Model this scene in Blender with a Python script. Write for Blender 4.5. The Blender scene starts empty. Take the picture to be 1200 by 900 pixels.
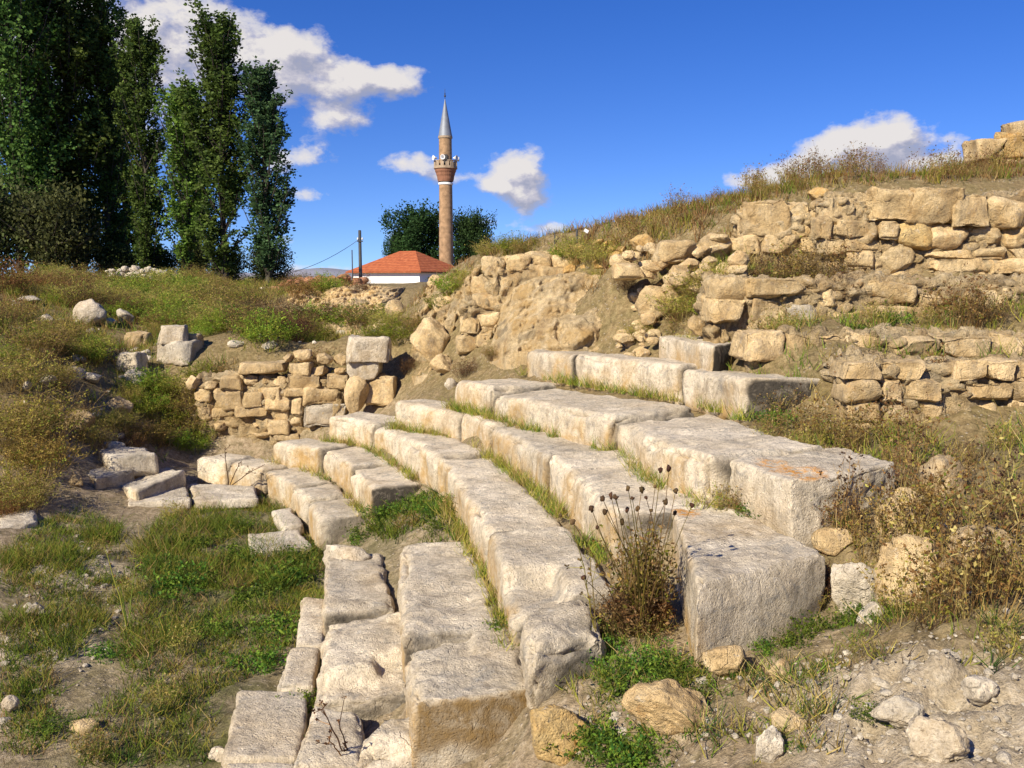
import bpy, math, random
import numpy as np
from mathutils import Vector, noise as mnoise

random.seed(7)
RNG = np.random.default_rng(7)
C = bpy.context.scene.collection
SC = bpy.context.scene

# ------------------------------------------------------------------ camera
FPX, HY, CH = 1050.0, 328.0, 3.15          # focal length in photo pixels, horizon row, eye height
PITCH = math.atan((450 - HY) / FPX)
cam_d = bpy.data.cameras.new('camera')
cam = bpy.data.objects.new('camera', cam_d)
C.objects.link(cam)
cam.location = (0, 0, CH)
cam.rotation_euler = (math.pi / 2 - PITCH, 0, 0)
cam_d.sensor_width = 36
cam_d.lens = FPX / 1200 * 36
cam_d.clip_start = 0.1
cam_d.clip_end = 20000
SC.camera = cam


def ray(u, v):
    x = (u - 600) / FPX
    y = -(v - 450) / FPX
    c, s = math.cos(PITCH), math.sin(PITCH)
    return np.array([x, c + y * s, -s + y * c])


def atz(u, v, z):                    # measured photo point on the horizontal plane z
    d = ray(u, v)
    k = (z - CH) / d[2]
    return np.array([d[0] * k, d[1] * k, z])


def atd(u, v, dist):                 # measured photo point at a forward distance
    d = ray(u, v)
    k = dist / d[1]
    return np.array([d[0] * k, dist, CH + d[2] * k])


# ------------------------------------------------------------------ noise
def _h(ix, iy, iz, seed):
    with np.errstate(over='ignore'):
        h = (ix.astype(np.uint32) * np.uint32(374761393) + iy.astype(np.uint32) * np.uint32(668265263)
             + iz.astype(np.uint32) * np.uint32(2246822519) + np.uint32(seed * 3266489917 & 0xffffffff))
        h = (h ^ (h >> np.uint32(15))) * np.uint32(2246822519)
        h = (h ^ (h >> np.uint32(13))) * np.uint32(3266489917)
        h = h ^ (h >> np.uint32(16))
    return h.astype(np.float64) / 4294967295.0 * 2 - 1


def vnoise(p, seed=0):
    i = np.floor(p).astype(np.int64)
    f = p - i
    w = f * f * f * (f * (f * 6 - 15) + 10)
    x, y, z = i[:, 0], i[:, 1], i[:, 2]
    r = 0
    for dx in (0, 1):
        for dy in (0, 1):
            for dz in (0, 1):
                ww = (w[:, 0] if dx else 1 - w[:, 0]) * (w[:, 1] if dy else 1 - w[:, 1]) * (w[:, 2] if dz else 1 - w[:, 2])
                r = r + ww * _h(x + dx, y + dy, z + dz, seed)
    return r


_ROT = np.array([[0.0, 0.8, 0.6], [-0.8, 0.36, -0.48], [-0.6, -0.48, 0.64]])


def fbm(p, octv=4, seed=0, gain=0.5):
    p = np.asarray(p, float)
    if p.shape[1] == 2:
        p = np.c_[p, np.zeros(len(p))]
    a, r, t = 1.0, 0, 0
    for k in range(octv):
        r = r + a * vnoise(p, seed + k)
        t += a
        a *= gain
        p = p @ _ROT.T * 2.03 + 7.1
    return r / t


def worley(p, seed=0):
    i = np.floor(p).astype(np.int64)
    f1 = np.full(len(p), 9.0)
    f2 = np.full(len(p), 9.0)
    cid = np.zeros(len(p))
    for dx in (-1, 0, 1):
        for dy in (-1, 0, 1):
            for dz in (-1, 0, 1):
                c = i + np.array([dx, dy, dz])
                j = np.stack([_h(c[:, 0], c[:, 1], c[:, 2], seed + q) for q in (1, 2, 3)], 1) * .42 + .5
                d = np.linalg.norm(c + j - p, axis=1)
                near = d < f1
                f2 = np.where(near, f1, np.minimum(f2, d))
                cid = np.where(near, _h(c[:, 0], c[:, 1], c[:, 2], seed + 7), cid)
                f1 = np.where(near, d, f1)
    return f1, f2, cid


def sstep(a, b, x):
    t = np.clip((x - a) / (b - a), 0, 1)
    return t * t * (3 - 2 * t)


# ------------------------------------------------------------------ mesh helpers
def mk_mesh(name, V, quads=None, tris=None, cols=None, attr='Col', mats=(), smooth=True, mat_idx=None):
    me = bpy.data.meshes.new(name)
    V = np.asarray(V, np.float32)
    me.vertices.add(len(V))
    me.vertices.foreach_set('co', V.ravel())
    nq = 0 if quads is None else len(quads)
    nt = 0 if tris is None else len(tris)
    loops = []
    starts = []
    if nq:
        loops.append(np.asarray(quads, np.int32).ravel())
        starts.append(np.arange(nq) * 4)
    if nt:
        loops.append(np.asarray(tris, np.int32).ravel())
        starts.append(nq * 4 + np.arange(nt) * 3)
    loops = np.concatenate(loops)
    starts = np.concatenate(starts).astype(np.int32)
    me.loops.add(len(loops))
    me.loops.foreach_set('vertex_index', loops.astype(np.int32))
    me.polygons.add(nq + nt)
    me.polygons.foreach_set('loop_start', starts)
    me.polygons.foreach_set('use_smooth', np.full(nq + nt, smooth, dtype=bool))
    for m in mats:
        me.materials.append(m)
    if mat_idx is not None:
        me.polygons.foreach_set('material_index', np.asarray(mat_idx, np.int32))
    if cols is not None:
        a = me.attributes.new(attr, 'FLOAT_COLOR', 'POINT')
        cc = np.ones((len(V), 4), np.float32)
        cc[:, :3] = cols
        a.data.foreach_set('color', cc.ravel())
    me.update(calc_edges=True)
    me.validate()
    return me


def add(name, me, loc=(0, 0, 0), parent=None, rot=(0, 0, 0), scale=(1, 1, 1)):
    o = bpy.data.objects.new(name, me)
    C.objects.link(o)
    o.location = loc
    o.rotation_euler = rot
    o.scale = scale
    if parent:
        o.parent = parent
    return o


def tag(o, label=None, cat=None, group=None, kind=None):
    if label:
        o['label'] = label
    if cat:
        o['category'] = cat
    if group:
        o['group'] = group
    if kind:
        o['kind'] = kind
    return o


def empty(name, loc, rz=0.0):
    o = bpy.data.objects.new(name, None)
    C.objects.link(o)
    o.location = loc
    o.rotation_euler = (0, 0, rz)
    o.empty_display_size = 0.2
    return o


# ------------------------------------------------------------------ materials
def new_mat(name):
    m = bpy.data.materials.new(name)
    m.use_nodes = True
    nt = m.node_tree
    for n in list(nt.nodes):
        nt.nodes.remove(n)
    out = nt.nodes.new('ShaderNodeOutputMaterial')
    b = nt.nodes.new('ShaderNodeBsdfPrincipled')
    b.inputs['Roughness'].default_value = 0.9
    b.inputs['Specular IOR Level'].default_value = 0.2
    nt.links.new(b.outputs[0], out.inputs[0])
    return m, nt, b, out


def nd(nt, t, **kw):
    n = nt.nodes.new(t)
    for k, v in kw.items():
        if k.startswith('i_'):
            key = k[2:]
            key = int(key) if key.isdigit() else key.replace('_', ' ')
            n.inputs[key].default_value = v
        else:
            setattr(n, k, v)
    return n


def ramp(nt, src, stops):
    r = nt.nodes.new('ShaderNodeValToRGB')
    e = r.color_ramp.elements
    e[0].position, e[1].position = stops[0][0], stops[-1][0]
    for s in stops[1:-1]:
        e.new(s[0])
    for el, s in zip(sorted(e, key=lambda q: q.position), stops):
        el.position = s[0]
        el.color = s[1] if len(s[1]) == 4 else (*s[1], 1)
    nt.links.new(src, r.inputs[0])
    return r.outputs[0]


def mixc(nt, fac, a, b, mode='MIX'):
    m = nt.nodes.new('ShaderNodeMix')
    m.data_type = 'RGBA'
    m.blend_type = mode
    for val, idx in ((fac, 0), (a, 6), (b, 7)):
        if isinstance(val, (int, float)):
            m.inputs[idx].default_value = val
        elif isinstance(val, tuple):
            m.inputs[idx].default_value = (*val, 1) if len(val) == 3 else val
        else:
            nt.links.new(val, m.inputs[idx])
    return m.outputs[2]


def mth(nt, op, a, b=None, c=None, clamp=False):
    m = nt.nodes.new('ShaderNodeMath')
    m.operation = op
    m.use_clamp = clamp
    for i, val in enumerate((a, b, c)):
        if val is None:
            continue
        if isinstance(val, (int, float)):
            m.inputs[i].default_value = val
        else:
            nt.links.new(val, m.inputs[i])
    return m.outputs[0]


def noise_n(nt, vec, scale, detail=6, rough=0.6, dist=0.0):
    n = nd(nt, 'ShaderNodeTexNoise')
    n.inputs['Scale'].default_value = scale
    n.inputs['Detail'].default_value = detail
    n.inputs['Roughness'].default_value = rough
    n.inputs['Distortion'].default_value = dist
    if vec is not None:
        nt.links.new(vec, n.inputs['Vector'])
    return n.outputs[0]


def stone_mat(name, light, mid, dark, ochre=(0.48, 0.29, 0.085), lich=0.5, orange=0.0, bump=0.5, pit=1.0):
    m, nt, b, out = new_mat(name)
    tc = nd(nt, 'ShaderNodeTexCoord')
    oi = nd(nt, 'ShaderNodeObjectInfo')
    off = nd(nt, 'ShaderNodeVectorMath', operation='SCALE')
    cmb = nd(nt, 'ShaderNodeCombineXYZ')
    for i in range(3):
        nt.links.new(oi.outputs['Random'], cmb.inputs[i])
    nt.links.new(cmb.outputs[0], off.inputs[0])
    off.inputs['Scale'].default_value = 37.0
    ad = nd(nt, 'ShaderNodeVectorMath', operation='ADD')
    nt.links.new(tc.outputs['Object'], ad.inputs[0])
    nt.links.new(off.outputs[0], ad.inputs[1])
    vec = ad.outputs[0]
    n1 = noise_n(nt, vec, 2.6, 8, 0.65, 0.4)
    n2 = noise_n(nt, vec, 22, 6, 0.7)
    n3 = noise_n(nt, vec, 7.0, 7, 0.7, 0.6)
    n4 = noise_n(nt, vec, 90, 4, 0.7)
    base = ramp(nt, n1, [(0.28, dark), (0.46, mid), (0.62, light), (0.8, mid)])
    # per-stone tone
    tone = mth(nt, 'MULTIPLY_ADD', oi.outputs['Random'], 0.3, 0.93)
    base = mixc(nt, 1.0, base, tone, 'MULTIPLY')
    # fine mottling
    mot = ramp(nt, n2, [(0.3, (0.62, 0.60, 0.57)), (0.5, (1, 1, 1)), (0.72, (1.16, 1.14, 1.1))])
    base = mixc(nt, 0.85, base, mot, 'MULTIPLY')
    gr = ramp(nt, n4, [(0.36, (0.55, 0.53, 0.5)), (0.52, (1, 1, 1)), (0.75, (1.1, 1.1, 1.1))])
    base = mixc(nt, 0.5, base, gr, 'MULTIPLY')
    blo = noise_n(nt, vec, 4.6, 9, 0.7, 0.8)
    base = mixc(nt, 0.9, base, ramp(nt, blo, [(0.32, (0.66, 0.66, 0.66)), (0.47, (0.98, 0.97, 0.95)), (0.56, (1.04, 1.03, 1.01)), (0.70, (1.22, 1.23, 1.24))]), 'MULTIPLY')
    geo = nd(nt, 'ShaderNodeNewGeometry')
    sx = nd(nt, 'ShaderNodeSeparateXYZ')
    nt.links.new(geo.outputs['Normal'], sx.inputs[0])
    vert = mth(nt, 'SUBTRACT', 1.0, mth(nt, 'ABSOLUTE', sx.outputs[2]), clamp=True)
    sv = nd(nt, 'ShaderNodeVectorMath', operation='MULTIPLY')
    nt.links.new(vec, sv.inputs[0])
    sv.inputs[1].default_value = (1, 1, 0.16)
    stn = noise_n(nt, sv.outputs[0], 9, 6, 0.7)
    sf = mth(nt, 'MULTIPLY', ramp(nt, stn, [(0.50, (0, 0, 0)), (0.66, (1, 1, 1))]), vert)
    base = mixc(nt, mth(nt, 'MULTIPLY', sf, 0.6), base, (0.20, 0.155, 0.10))
    spk = noise_n(nt, vec, 48, 3, 0.6, 0.4)
    spf = mth(nt, 'MULTIPLY', ramp(nt, spk, [(0.60, (0, 0, 0)), (0.67, (1, 1, 1))]), ramp(nt, n3, [(0.40, (0, 0, 0)), (0.55, (1, 1, 1))]))
    base = mixc(nt, mth(nt, 'MULTIPLY', spf, 0.7), base, (0.11, 0.10, 0.085))
    wv = nd(nt, 'ShaderNodeVectorMath', operation='MULTIPLY_ADD')
    nwc = nd(nt, 'ShaderNodeTexNoise')
    nwc.inputs['Scale'].default_value = 5
    nt.links.new(vec, nwc.inputs['Vector'])
    nt.links.new(nwc.outputs['Color'], wv.inputs[0])
    wv.inputs[1].default_value = (.35, .35, .35)
    nt.links.new(vec, wv.inputs[2])
    vc = nd(nt, 'ShaderNodeTexVoronoi', feature='DISTANCE_TO_EDGE')
    vc.inputs['Scale'].default_value = 2.1
    nt.links.new(wv.outputs[0], vc.inputs['Vector'])
    crk = mth(nt, 'MULTIPLY', ramp(nt, vc.outputs['Distance'], [(0.003, (1, 1, 1)), (0.011, (0, 0, 0))]), ramp(nt, blo, [(0.50, (0, 0, 0)), (0.60, (1, 1, 1))]))
    base = mixc(nt, mth(nt, 'MULTIPLY', crk, 0.5), base, (0.09, 0.075, 0.055))
    # grey lichen blotches
    lf = ramp(nt, n3, [(0.54, (0, 0, 0)), (0.64, (1, 1, 1))])
    lf2 = mth(nt, 'MULTIPLY', lf, lich)
    base = mixc(nt, lf2, base, (0.25, 0.235, 0.205))
    # white lichen crust
    n5 = noise_n(nt, vec, 11.0, 5, 0.75, 0.8)
    wf = ramp(nt, n5, [(0.60, (0, 0, 0)), (0.68, (1, 1, 1))])
    base = mixc(nt, mth(nt, 'MULTIPLY', wf, 0.45), base, (0.60, 0.57, 0.50))
    # stains written on the stone: R ochre, G darker ends, joints and blotches, B orange lichen
    at = nd(nt, 'ShaderNodeAttribute', attribute_name='stain')
    sp = nd(nt, 'ShaderNodeSeparateColor')
    nt.links.new(at.outputs['Color'], sp.inputs[0])
    brk = ramp(nt, n3, [(0.34, (0.15, 0.15, 0.15)), (0.58, (1, 1, 1))])
    base = mixc(nt, mth(nt, 'MULTIPLY', sp.outputs[0], brk), base, ochre)
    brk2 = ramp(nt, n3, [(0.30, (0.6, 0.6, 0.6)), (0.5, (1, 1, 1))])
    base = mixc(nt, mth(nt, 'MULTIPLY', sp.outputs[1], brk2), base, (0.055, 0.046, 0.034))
    n6 = noise_n(nt, vec, 6.0, 5, 0.7, 0.5)
    if orange > 0:
        of = ramp(nt, n6, [(0.60, (0, 0, 0)), (0.68, (1, 1, 1))])
        base = mixc(nt, mth(nt, 'MULTIPLY', of, orange), base, (0.52, 0.22, 0.035))
    base = mixc(nt, mth(nt, 'MULTIPLY', sp.outputs[2], mth(nt, 'MULTIPLY', ramp(nt, n2, [(0.42, (0, 0, 0)), (0.54, (1, 1, 1))]), ramp(nt, n3, [(0.36, (0, 0, 0)), (0.52, (1, 1, 1))]))), base, mixc(nt, n4, (0.50, 0.17, 0.02), (0.72, 0.36, 0.05)))
    nt.links.new(base, b.inputs['Base Color'])
    b.inputs['Roughness'].default_value = 0.93
    vo = nd(nt, 'ShaderNodeTexVoronoi')
    vo.inputs['Scale'].default_value = 38
    nt.links.new(vec, vo.inputs['Vector'])
    pitv = ramp(nt, vo.outputs['Distance'], [(0.05, (0, 0, 0)), (0.35, (1, 1, 1))])
    hsum = mth(nt, 'ADD', mth(nt, 'MULTIPLY', n2, 1.0), mth(nt, 'MULTIPLY', n4, 0.55))
    hsum = mth(nt, 'ADD', hsum, mth(nt, 'MULTIPLY', pitv, 0.25 * pit))
    hsum = mth(nt, 'ADD', hsum, mth(nt, 'MULTIPLY', n3, 0.9))
    hsum = mth(nt, 'SUBTRACT', hsum, mth(nt, 'MULTIPLY', crk, 0.45))
    bp = nd(nt, 'ShaderNodeBump')
    bp.inputs['Strength'].default_value = bump
    bp.inputs['Distance'].default_value = 0.05
    nt.links.new(hsum, bp.inputs['Height'])
    nt.links.new(bp.outputs[0], b.inputs['Normal'])
    return m


M = {}
M['limestone'] = stone_mat('limestone', (0.63, 0.55, 0.42), (0.55, 0.47, 0.345), (0.40, 0.33, 0.235), lich=0.55, bump=0.65)
M['rubble'] = stone_mat('rubble_stone', (0.70, 0.545, 0.31), (0.58, 0.42, 0.215), (0.34, 0.22, 0.10), lich=0.25, orange=0.30, bump=0.8)
M['wallstone'] = stone_mat('wall_stone', (0.63, 0.48, 0.275), (0.50, 0.365, 0.19), (0.30, 0.20, 0.10), lich=0.3, orange=0.2, bump=0.7)
M['paleboulder'] = stone_mat('pale_stone', (0.63, 0.56, 0.44), (0.53, 0.46, 0.35), (0.38, 0.32, 0.235), lich=0.3, bump=0.7)
M['orangerock'] = stone_mat('orange_stone', (0.60, 0.44, 0.20), (0.52, 0.33, 0.12), (0.36, 0.20, 0.07), lich=0.15, orange=0.7, bump=0.8)
M['redearth'] = stone_mat('red_earth', (0.40, 0.20, 0.11), (0.32, 0.14, 0.07), (0.22, 0.10, 0.05), lich=0.2, bump=0.7)
M['earthbank'] = stone_mat('earth_bank', (0.68, 0.54, 0.325), (0.57, 0.425, 0.23), (0.36, 0.235, 0.11), lich=0.08, orange=0.3, bump=1.0)


def plain_mat(name, col, rough=0.8, var=0.15, scale=8.0, bump=0.1, metal=0.0):
    m, nt, b, out = new_mat(name)
    tc = nd(nt, 'ShaderNodeTexCoord')
    n = noise_n(nt, tc.outputs['Object'], scale, 5, 0.6)
    lo = tuple(c * (1 - var) for c in col)
    hi = tuple(min(1, c * (1 + var)) for c in col)
    nt.links.new(ramp(nt, n, [(0.3, lo), (0.7, hi)]), b.inputs['Base Color'])
    b.inputs['Roughness'].default_value = rough
    b.inputs['Metallic'].default_value = metal
    bp = nd(nt, 'ShaderNodeBump')
    bp.inputs['Strength'].default_value = bump
    bp.inputs['Distance'].default_value = 0.02
    nt.links.new(n, bp.inputs['Height'])
    nt.links.new(bp.outputs[0], b.inputs['Normal'])
    return m


def leaf_mat(name, trans=0.3, var=0.55):
    m, nt, b, out = new_mat(name)
    at = nd(nt, 'ShaderNodeAttribute', attribute_name='Col')
    oi = nd(nt, 'ShaderNodeObjectInfo')
    hs = nd(nt, 'ShaderNodeHueSaturation')
    nt.links.new(at.outputs['Color'], hs.inputs['Color'])
    nt.links.new(mth(nt, 'MULTIPLY_ADD', oi.outputs['Random'], var, 1 - var / 2), hs.inputs['Value'])
    nt.links.new(mth(nt, 'MULTIPLY_ADD', oi.outputs['Random'], 0.05, 0.475), hs.inputs['Hue'])
    nt.links.new(hs.outputs[0], b.inputs['Base Color'])
    b.inputs['Roughness'].default_value = 0.7
    tr = nd(nt, 'ShaderNodeBsdfTranslucent')
    nt.links.new(hs.outputs[0], tr.inputs['Color'])
    mx = nd(nt, 'ShaderNodeMixShader')
    mx.inputs[0].default_value = trans
    nt.links.new(b.outputs[0], mx.inputs[1])
    nt.links.new(tr.outputs[0], mx.inputs[2])
    nt.links.new(mx.outputs[0], out.inputs[0])
    return m


M['leaf'] = leaf_mat('plant_leaf', 0.42)
M['bark'] = plain_mat('bark', (0.16, 0.13, 0.10), 0.9, 0.4, 6, 0.6)

# ------------------------------------------------------------------ terrain
ROWZ = dict(A=0.35, B=0.71, C=1.07, D=1.43, E=1.79, F=2.19, G=2.445)
ROWPX = {
    'A': [(227, 536), (266, 543), (307, 551), (342, 568), (360, 584), (374, 608)],
    'A2': [(383, 646), (380, 725), (368, 800), (345, 888)],
    'B': [(317, 515), (374, 526), (410, 547), (438, 573)],
    'B2': [(467, 632), (476, 737), (475, 796)],
    'C': [(383, 488), (436, 497), (511, 540), (541, 579), (573, 622), (597, 668), (608, 700)],
    'D': [(461, 471), (538, 483), (573, 499), (635, 534), (695, 581), (716, 602)],
    'E': [(530, 445), (581, 457), (721, 490), (765, 515), (831, 541)],
    'F': [(614, 408), (672, 416), (807, 432), (880, 447)],
}


def rowworld(k):
    z = ROWZ[k[0]]
    return np.array([atz(u, v, z)[:2] for u, v in ROWPX[k]])


TP = []
for k in ROWPX:
    for p in rowworld(k):
        TP.append((p[0], p[1], ROWZ[k[0]] - 0.42))
# backs of the treads so the ground stays under them
for k in ('A', 'B', 'C', 'D', 'E', 'F'):
    w = rowworld(k)
    for i in range(len(w) - 1):
        t = (w[i + 1] - w[i]) / np.linalg.norm(w[i + 1] - w[i])
        n = np.array([-t[1], t[0]])
        q = (w[i] + w[i + 1]) / 2 + n * 0.5
        TP.append((q[0], q[1], ROWZ[k] - 0.15))
ZP = [  # photo point, height of the ground there
    (20, 890, .05), (150, 890, 0), (240, 850, 0), (100, 780, .05), (250, 760, 0), (320, 690, 0), (200, 700, .03), (40, 720, .15),
    (300, 640, 0), (250, 600, 0), (200, 585, .03), (120, 610, .1), (325, 600, .02), (20, 640, .25), (330, 660, -.02), (300, 740, 0),
    (20, 610, .3), (0, 540, .75), (100, 520, .7), (60, 480, 1.2), (150, 475, 1.0), (30, 420, 1.9), (150, 410, 1.75), (20, 370, 2.45),
    (470, 615, .38), (450, 640, .3),
    (600, 895, .45), (650, 890, .6), (640, 815, .75), (760, 870, .78), (760, 800, .9), (840, 790, .95), (900, 800, 1.0), (900, 890, .97), (1000, 850, 1.08),
    (1100, 890, 1.15), (1190, 800, 1.3), (1050, 740, 1.15), (1180, 720, 1.33), (1000, 700, 1.08), (1100, 640, 1.4), (1190, 600, 1.55),
    (1060, 600, 1.5), (1150, 540, 1.68), (1190, 525, 1.7), (965, 645, 1.3), (760, 640, 1.02), (760, 700, .92), (890, 606, 1.40), (940, 608, 1.42), (1000, 595, 1.46), (1010, 640, 1.38), (1045, 620, 1.45), (860, 590, 1.48),
    (700, 790, .8),
    (420, 820, -.05), (400, 870, -.05), (300, 850, -.05), (520, 880, .2),
]
DP = [  # photo point, forward distance
    (230, 510, 15.8), (330, 508, 15.9), (410, 500, 15.6), (230, 440, 16.4), (300, 425, 16.6), (390, 415, 16.5),
    (300, 385, 20), (300, 355, 26), (300, 337, 32), (100, 350, 22), (20, 335, 26), (200, 400, 18.5), (150, 330, 33), (50, 326, 36), (220, 360, 24),
    (400, 392, 23), (340, 388, 23), (340, 342, 25.5), (400, 338, 26), (450, 345, 25), (450, 390, 22),
    (430, 425, 18.5), (480, 455, 15.3), (510, 440, 14.8), (470, 380, 19), (560, 300, 17), (600, 292, 16), (640, 290, 15), (690, 288, 14.3), (510, 330, 19),
    (620, 410, 13.2), (700, 408, 12.4), (560, 430, 13.8), (650, 325, 14.6), (720, 330, 13.4), (560, 350, 15.5),
    (940, 520, 8.1), (1050, 522, 7.9), (1190, 522, 7.7), (1190, 430, 8.9), (1050, 430, 9.0), (940, 432, 9.0),
    (900, 420, 9.3), (1190, 392, 9.6), (1050, 392, 9.8), (900, 392, 10.0), (850, 380, 11.2), (800, 350, 12), (780, 305, 12.6), (720, 300, 13.2),
    (850, 330, 11.3), (930, 335, 11.2), (1000, 335, 11.0), (1100, 335, 10.9), (1190, 335, 10.8),
    (860, 300, 12.2), (930, 250, 12.6), (1000, 228, 12.7), (1100, 228, 12.6), (1190, 235, 12.4),
    (760, 270, 13.8), (850, 238, 14), (940, 218, 14), (1050, 212, 14), (1130, 208, 14), (1190, 172, 15.5), (1140, 200, 15),
    (700, 300, 16.5), (780, 280, 17), (850, 262, 17), (950, 240, 17), (1100, 225, 17.5), (600, 305, 19), (700, 312, 20), (850, 290, 21), (1000, 262, 21), (640, 300, 17.5), (1180, 200, 18.5),
    (1000, 330, 11.7), (1190, 330, 11.5), (940, 330, 11.9),
]
for u, v, z in ZP:
    TP.append(tuple(atz(u, v, z)))
for u, v, d in DP:
    TP.append(tuple(atd(u, v, d)))
for x, y, z in [(-9, 3, .1), (-6, 2, 0), (-3, 3, 0), (0, 2, .9), (3, 1.5, 1.3), (6, 3, 1.7), (8, 6, 2.0), (9, 10, 3.3), (11, 14, 5.0), (8, 20, 4.2), (2, 22, 3.4),
                (-14, 12, 2.6), (-16, 20, 3.0), (-20, 30, 3.0), (-8, 40, 2.7), (-2, 40, 2.5), (5, 35, 3.0), (14, 28, 3.4), (-12, 5, .8), (-4, 36, 2.65), (-1, 30, 3.0),
                (-14, 40, 2.8), (0, -3, 1.0), (-8, -3, .1), (8, -3, 1.8)]:
    TP.append((x, y, z))
TP = np.array(TP)


def _k(r2):
    return 0.5 * r2 * np.log(r2 + 1e-9)


def _fit():
    n = len(TP)
    X = TP[:, :2]
    r2 = ((X[:, None] - X[None]) ** 2).sum(-1)
    K = _k(r2) + np.eye(n) * 0.02
    Pm = np.c_[np.ones(n), X]
    A = np.zeros((n + 3, n + 3))
    A[:n, :n] = K
    A[:n, n:] = Pm
    A[n:, :n] = Pm.T
    b = np.r_[TP[:, 2], 0, 0, 0]
    return np.linalg.solve(A, b)


_W = _fit()


def terrain(x, y, rough=True):
    x = np.atleast_1d(np.asarray(x, float))
    y = np.atleast_1d(np.asarray(y, float))
    xc = np.clip(x, -22, 14)
    yc = np.clip(y, -4, 42)
    z = np.empty(len(x))
    for i in range(0, len(x), 20000):
        sl = slice(i, i + 20000)
        P = np.c_[xc[sl], yc[sl]]
        r2 = ((P[:, None] - TP[None, :, :2]) ** 2).sum(-1)
        z[sl] = _k(r2) @ _W[:-3] + _W[-3] + P @ _W[-2:]
    z = np.clip(z, -0.15, 6)
    away = np.maximum(np.hypot(x - xc, y - yc), 0)
    f = sstep(0, 12, away)
    far = 2.75 + 0.12 * fbm(np.c_[x, y] * 0.03, 2, 5)
    far = far - 0.9 * sstep(60, 200, y) * sstep(-25, 10, x)
    z = z * (1 - f) + far * f
    if rough:
        d = np.hypot(x, y)
        z = z + fbm(np.c_[x, y] * 1.1, 3, 11) * 0.06 + np.where(d < 25, fbm(np.c_[x, y] * 5, 4, 12, 0.6) * 0.06, 0)
        oc = np.exp(-((x - 2.05) / 0.9) ** 2 - ((y - 4.0) / 0.75) ** 2)
        rd = fbm(np.c_[x, y] * 2.6, 5, 33, 0.62)
        f1, f2, cid = worley(np.c_[x, y, x * 0] * 5.0 + fbm(np.c_[x, y] * 4, 3, 61)[:, None] * .5, 71) if rough and len(x) < 900000 else (0, 0, 0)
        z = z + oc * (0.03 + sstep(.02, .2, f2 - f1) * (.035 + .03 * cid) - np.abs(rd) * 0.22 + np.where(d < 9, fbm(np.c_[x, y] * 13, 3, 35, .6), 0) * 0.06)
    return z


def ground(u, v):                      # photo point -> point of the ground sheet
    d = ray(u, v)
    k = np.r_[np.arange(2.5, 20, 0.03), np.arange(20, 80, 0.15)]
    p = d[None] * k[:, None]
    z = terrain(p[:, 0], p[:, 1], False)
    hit = np.nonzero(CH + p[:, 2] < z)[0]
    i = hit[0] if len(hit) else len(k) - 1
    return np.array([p[i, 0], p[i, 1], z[i]])


def axis_pts(lo, hi, a, b, step, grow):
    mid = np.arange(a, b, step)
    up = [b]
    s = step
    while up[-1] < hi:
        s *= grow
        up.append(up[-1] + s)
    dn = [a]
    s = step
    while dn[-1] > lo:
        s *= grow
        dn.append(dn[-1] - s)
    return np.r_[dn[:0:-1], mid, up]


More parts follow.
